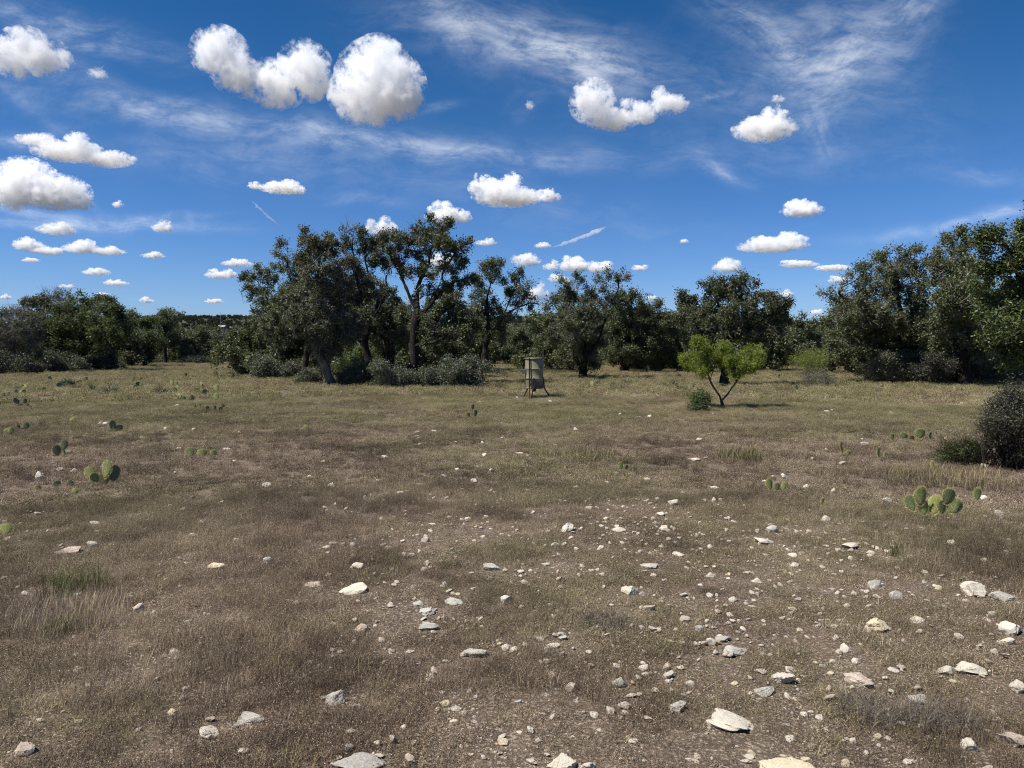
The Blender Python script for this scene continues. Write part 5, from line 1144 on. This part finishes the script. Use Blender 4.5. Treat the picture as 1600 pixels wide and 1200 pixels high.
for i, (px, py, hpx, lb_) in enumerate(YU):
    B = gp(px, py); o = mesh_obj('yucca', YM[i % 3], None, B); s = hpx * B.y / F * 1.5; o.scale = (s * 1.1, s * 1.1, s); o.rotation_euler = (0, 0, R.uniform(0, 6))
    tag(o, lb_, 'yucca', 'yuccas in the field')

# ------------------------------------------------------------------ cumulus clouds: closed meshes filled with scattering air
CLOUD_BASE = 1000.0
def mat_cloud(lobes, mn, wisp, dens, seed):
    """lobes: (centre, radii) in metres; density thins out towards the edges and breaks up in billows"""
    m, b = new_mat('cloud_air')
    tcn = b.n('ShaderNodeTexCoord'); P = tcn.outputs['Object']
    off = b.n('ShaderNodeVectorMath', {0: P, 1: (seed * 977.0 % 50000, seed * 331.0 % 50000, 0.0)}, operation='ADD').outputs[0]
    n1 = b.noise(off, 2.6 / mn, 6, 0.60); 
    fld = None
    for c, r in lobes:
        d = b.n('ShaderNodeVectorMath', {0: P, 1: c}, operation='SUBTRACT')
        q = b.n('ShaderNodeVectorMath', {0: d.outputs[0], 1: tuple(1.0 / x for x in r)}, operation='MULTIPLY')
        dt = b.n('ShaderNodeVectorMath', {0: q.outputs[0], 1: q.outputs[0]}, operation='DOT_PRODUCT')
        f = b.m('SUBTRACT', 1.0, dt.outputs['Value'])
        fld = f if fld is None else b.m('SMOOTH_MAX', fld, f, 0.25)
    n2 = b.noise(off, 9.0 / mn, 4, 0.65)
    v = b.m('ADD', b.m('MULTIPLY', fld, 1.0), b.m('ADD', b.m('MULTIPLY', b.m('SUBTRACT', n1, 0.50), 6.4 * wisp), b.m('MULTIPLY', b.m('SUBTRACT', n2, 0.5), 3.4 * wisp)))
    dn = b.maprange(v, -0.1, 1.35, 0, dens * 8.0 / mn)
    vs = b.n('ShaderNodeVolumeScatter', {'Color': (1, 1, 1, 1), 'Density': dn, 'Anisotropy': 0.0})
    b.L.new(vs.outputs[0], b.out.inputs['Volume'])
    return m
def cloud(lobes, label, group=None, wisp=1.0, seed=None, dens=1.0, name='cloud'):
    """lobes: (px, py, w, h) in photo pixels; the cloud's distance follows from a common cloud base height"""
    g = np.random.default_rng(seed if seed is not None else R.randrange(10 ** 6))
    x0 = min(l[0] - l[2] / 2 for l in lobes); x1 = max(l[0] + l[2] / 2 for l in lobes); yb = max(l[1] + l[3] / 2 for l in lobes); yt = min(l[1] - l[3] / 2 for l in lobes)
    d = ray((x0 + x1) / 2, yb); D = CLOUD_BASE / (d.z / d.y); k = D / F
    cen = at((x0 + x1) / 2, (yb + yt) / 2, D); Wm = (x1 - x0) * k; Hm = (yb - yt) * k
    mn = min(l[3] for l in lobes) * k
    bm = bmesh.new(); ll = []
    for (lx, ly, lw, lh) in lobes:
        c = at(lx, ly, D) - cen; rx, rz = lw * k / 2 * .97, lh * k / 2 * 1.04
        ry = max(rx * .75, rz); c.y += g.normal() * rx * .1
        ll.append((tuple(c), (rx, ry, rz)))
        sub = [(c, rx, ry, rz)]
        if len(lobes) < 3 or lh < 48:
            sub = [(c + Vector((rx * g.uniform(-.15, .15), 0, -rz * .30)), rx * .92, ry * .95, rz * .60)]
            for q in range(5 if rx > rz * 1.5 else 3):
                f_ = g.uniform(.22, .46); sub.append((c + Vector((rx * g.uniform(-.62, .62), ry * g.uniform(-.4, .4), rz * g.uniform(-.1, .45))), rx * f_, ry * f_, rz * g.uniform(.40, .60)))
        ll.pop()
        for (cc, ax, ay, az) in sub:
            ll.append((tuple(cc), (ax, ay, az)))
            r = bmesh.ops.create_icosphere(bm, subdivisions=3, radius=1.0)
            for v in r['verts']: v.co = Vector((v.co.x * ax * 1.2, v.co.y * ay * 1.2, v.co.z * az * 1.2)) + cc
    me = bpy.data.meshes.new(name); bm.to_mesh(me); bm.free()
    o = bpy.data.objects.new(name, me); COL.objects.link(o)
    res = 30 if (x1 - x0) > 60 else 16
    rm = o.modifiers.new('r', 'REMESH'); rm.mode = 'VOXEL'; rm.voxel_size = mn / res
    dg = bpy.context.evaluated_depsgraph_get(); ev = o.evaluated_get(dg); nm = bpy.data.meshes.new_from_object(ev)
    o.modifiers.clear(); o.data = nm; bpy.data.meshes.remove(me); nm.name = name
    nm.materials.clear(); mt = mat_cloud(ll, mn, wisp, dens, seed or 1); nm.materials.append(mt)
    try: o.cycles.volume_step_rate = STEP_RATE
    except Exception: pass
    o.location = cen
    tag(o, label, name.replace('_', ' '), group); return o
STEP_RATE = 0.35
GC = 'cumulus clouds'
CL = [
 ([(345, 85, 80, 70), (375, 115, 80, 60), (425, 130, 90, 65), (475, 108, 78, 78)], 'large white cloud shaped like a check mark near the top', 1), ([(590, 125, 120, 105), (575, 150, 110, 80), (620, 140, 85, 85), (590, 90, 75, 60)], 'large round white cloud right beside the check mark cloud', 1),
 ([(40, 72, 70, 50), (75, 92, 75, 50), (15, 85, 60, 60)], 'ragged white cloud at the top left edge', .7), ([(110, 232, 100, 40), (160, 245, 80, 30), (60, 215, 70, 20), (200, 248, 30, 18)], 'stretched ragged cloud left, above the big left edge cumulus', .6),
 ([(40, 285, 90, 66), (85, 300, 100, 48), (20, 295, 70, 58), (125, 315, 44, 26)], 'big cumulus cloud at the left edge with grey base', 1),
 ([(925, 160, 65, 58), (960, 180, 90, 44), (1000, 172, 70, 42), (1045, 155, 66, 44)], 'two humped cloud below the wispy streak at top centre', .8), ([(1195, 192, 100, 52), (1215, 178, 50, 34)], 'compact white cloud at upper right', .8), ([(1214, 154, 22, 12)], 'tiny shred above the compact white cloud', .3),
 ([(437, 291, 70, 22), (465, 296, 30, 17), (400, 290, 26, 12)], 'small flat cloud above the left of the centre thicket', .8), ([(703, 330, 60, 38), (690, 335, 50, 28), (722, 338, 36, 22)], 'small domed cloud over the crooked oak', 1),
 ([(780, 290, 70, 46), (800, 302, 110, 38), (855, 304, 44, 22), (745, 288, 28, 34)], 'medium cloud with a tail to the right above the crooked oak', .9), ([(597, 353, 60, 32)], 'cloud peeking over the top of the centre thicket', 1),
 ([(1250, 325, 66, 28), (1248, 316, 34, 20)], 'small cloud right of centre, above the flat streak cloud', .9), ([(1215, 380, 110, 26), (1240, 370, 50, 20), (1180, 380, 40, 20)], 'flat ragged cloud low at right', .7), ([(1135, 414, 48, 25)], 'cloud above the oak behind the mesquite', 1),
 ([(820, 405, 50, 25)], 'little domed cloud right of the centre thicket', 1), ([(900, 412, 56, 26), (938, 416, 42, 20), (862, 414, 30, 16)], 'wide low cloud above the ragged oak', .9), ([(872, 434, 36, 15)], 'small cloud tucked under the wide low cloud', .9),
 ([(253, 352, 34, 22)], 'puff on the thin streak at left', .9), ([(185, 318, 18, 13)], 'tiny puff right of the big left edge cumulus', .8), ([(88, 356, 60, 20)], 'flattened puff under the big left edge cumulus', .8), ([(40, 380, 50, 24), (75, 390, 50, 16)], 'long low cloud at left, sloping down to the right', .8), ([(125, 385, 60, 22), (170, 391, 54, 15)], 'long low cloud at left, right of the sloping one', .8),
 ([(45, 405, 28, 9)], 'sliver of cloud under the sloping cloud at left', .7), ([(240, 398, 36, 11)], 'thin flat cloud left of the centre thicket, highest of the low row', .7), ([(152, 424, 42, 13)], 'flat cloud over the bright green left oak, upper of two', .8), ([(182, 441, 38, 11)], 'flat cloud over the bright green left oak, lower of two', .8),
 ([(345, 427, 50, 17)], 'flat bright cloud just left of the centre thicket', .9), ([(372, 410, 50, 12)], 'thin cloud above the flat bright one left of the thicket', .7), ([(228, 468, 22, 11)], 'tiny cloud low over the treeline at left', .8), ([(338, 470, 30, 8)], 'tiny flat cloud low by the left of the thicket', .8),
 ([(1243, 412, 60, 11)], 'thin flat cloud low at right, left of two', .8), ([(1303, 417, 56, 12)], 'thin flat cloud low at right, right of two', .8), ([(1228, 458, 24, 15)], 'puff touching the right side of the oak behind the mesquite', .8), ([(760, 378, 36, 12)], 'thin shred right of the top of the crooked oak', .7), ([(848, 383, 28, 10)], 'shred at the lower end of the short contrail', .7),
 ([(1068, 376, 15, 9)], 'tiny puff alone in the sky at right of centre', .7), ([(1000, 418, 26, 10)], 'tiny shred right of the wide low cloud', .7), ([(690, 405, 50, 24)], 'cloud seen through the boughs of the crooked oak', .9), ([(838, 455, 46, 34)], 'cloud behind the sparse oak at the thicket end', .8), ([(8, 463, 18, 9)], 'tiny cloud low at the left edge', .8), ([(1275, 487, 24, 9)], 'tiny cloud low beside the right thicket', .7), ([(1312, 436, 32, 12)], 'small cloud touching the right thicket', .7), ([(1018, 465, 22, 8)], 'tiny cloud above the dense round oak', .7), ([(150, 112, 34, 22)], 'faint shred right of the ragged top left cloud', .22), ([(828, 162, 16, 18)], 'faint shred left of the two humped cloud', .22), ([(160, 459, 24, 6)], 'sliver of cloud low over the bright green oak', .5), ([(105, 447, 24, 6)], 'sliver of cloud low over the left wood', .4)]
for i, (lo, lb_, dn) in enumerate(CL): cloud(lo, lb_, GC, 1.0, 1000 + i, dn)

# contrails: thin drifting tubes of the same air, high up
def contrail(pxs, w0, w1, alt, label, dens):
    d = ray(*pxs[0]); D = alt / (d.z / d.y); k = D / F
    pts = []; rad = []
    n = 24; g = np.random.default_rng(5)
    for i in range(n):
        u = i / (n - 1); x = pxs[0][0] + (pxs[1][0] - pxs[0][0]) * u + g.normal() * .6; y = pxs[0][1] + (pxs[1][1] - pxs[0][1]) * u + g.normal() * .5 + 2.5 * math.sin(u * 3.1)
        q = at(x, y, D); pts.append(q); rad.append((w0 + (w1 - w0) * u) * k * .5 * (.75 + .5 * g.random()) * min(1, 5 * u + .15, 5 * (1 - u) + .15))
    c = pts[n // 2]; v, f = tube([p_ - c for p_ in pts], rad, 8)
    caps = [np.array([[7 - j for j in range(8)]]), np.array([[(n - 1) * 8 + j for j in range(8)]])]
    me = np_mesh('contrail', v, [f] + caps, mat_volume('contrail_air', dens / (max(w0, w1) * k)))
    tag(mesh_obj('contrail', me, None, c), label, 'contrail')
contrail([(948, 354), (862, 386)], 9, 4, 5000, 'short white contrail slanting up to the right above the wide low cloud', 1.2)
contrail([(394, 314), (438, 352)], 5, 2, 5000, 'faint short contrail left above the centre thicket', .7)
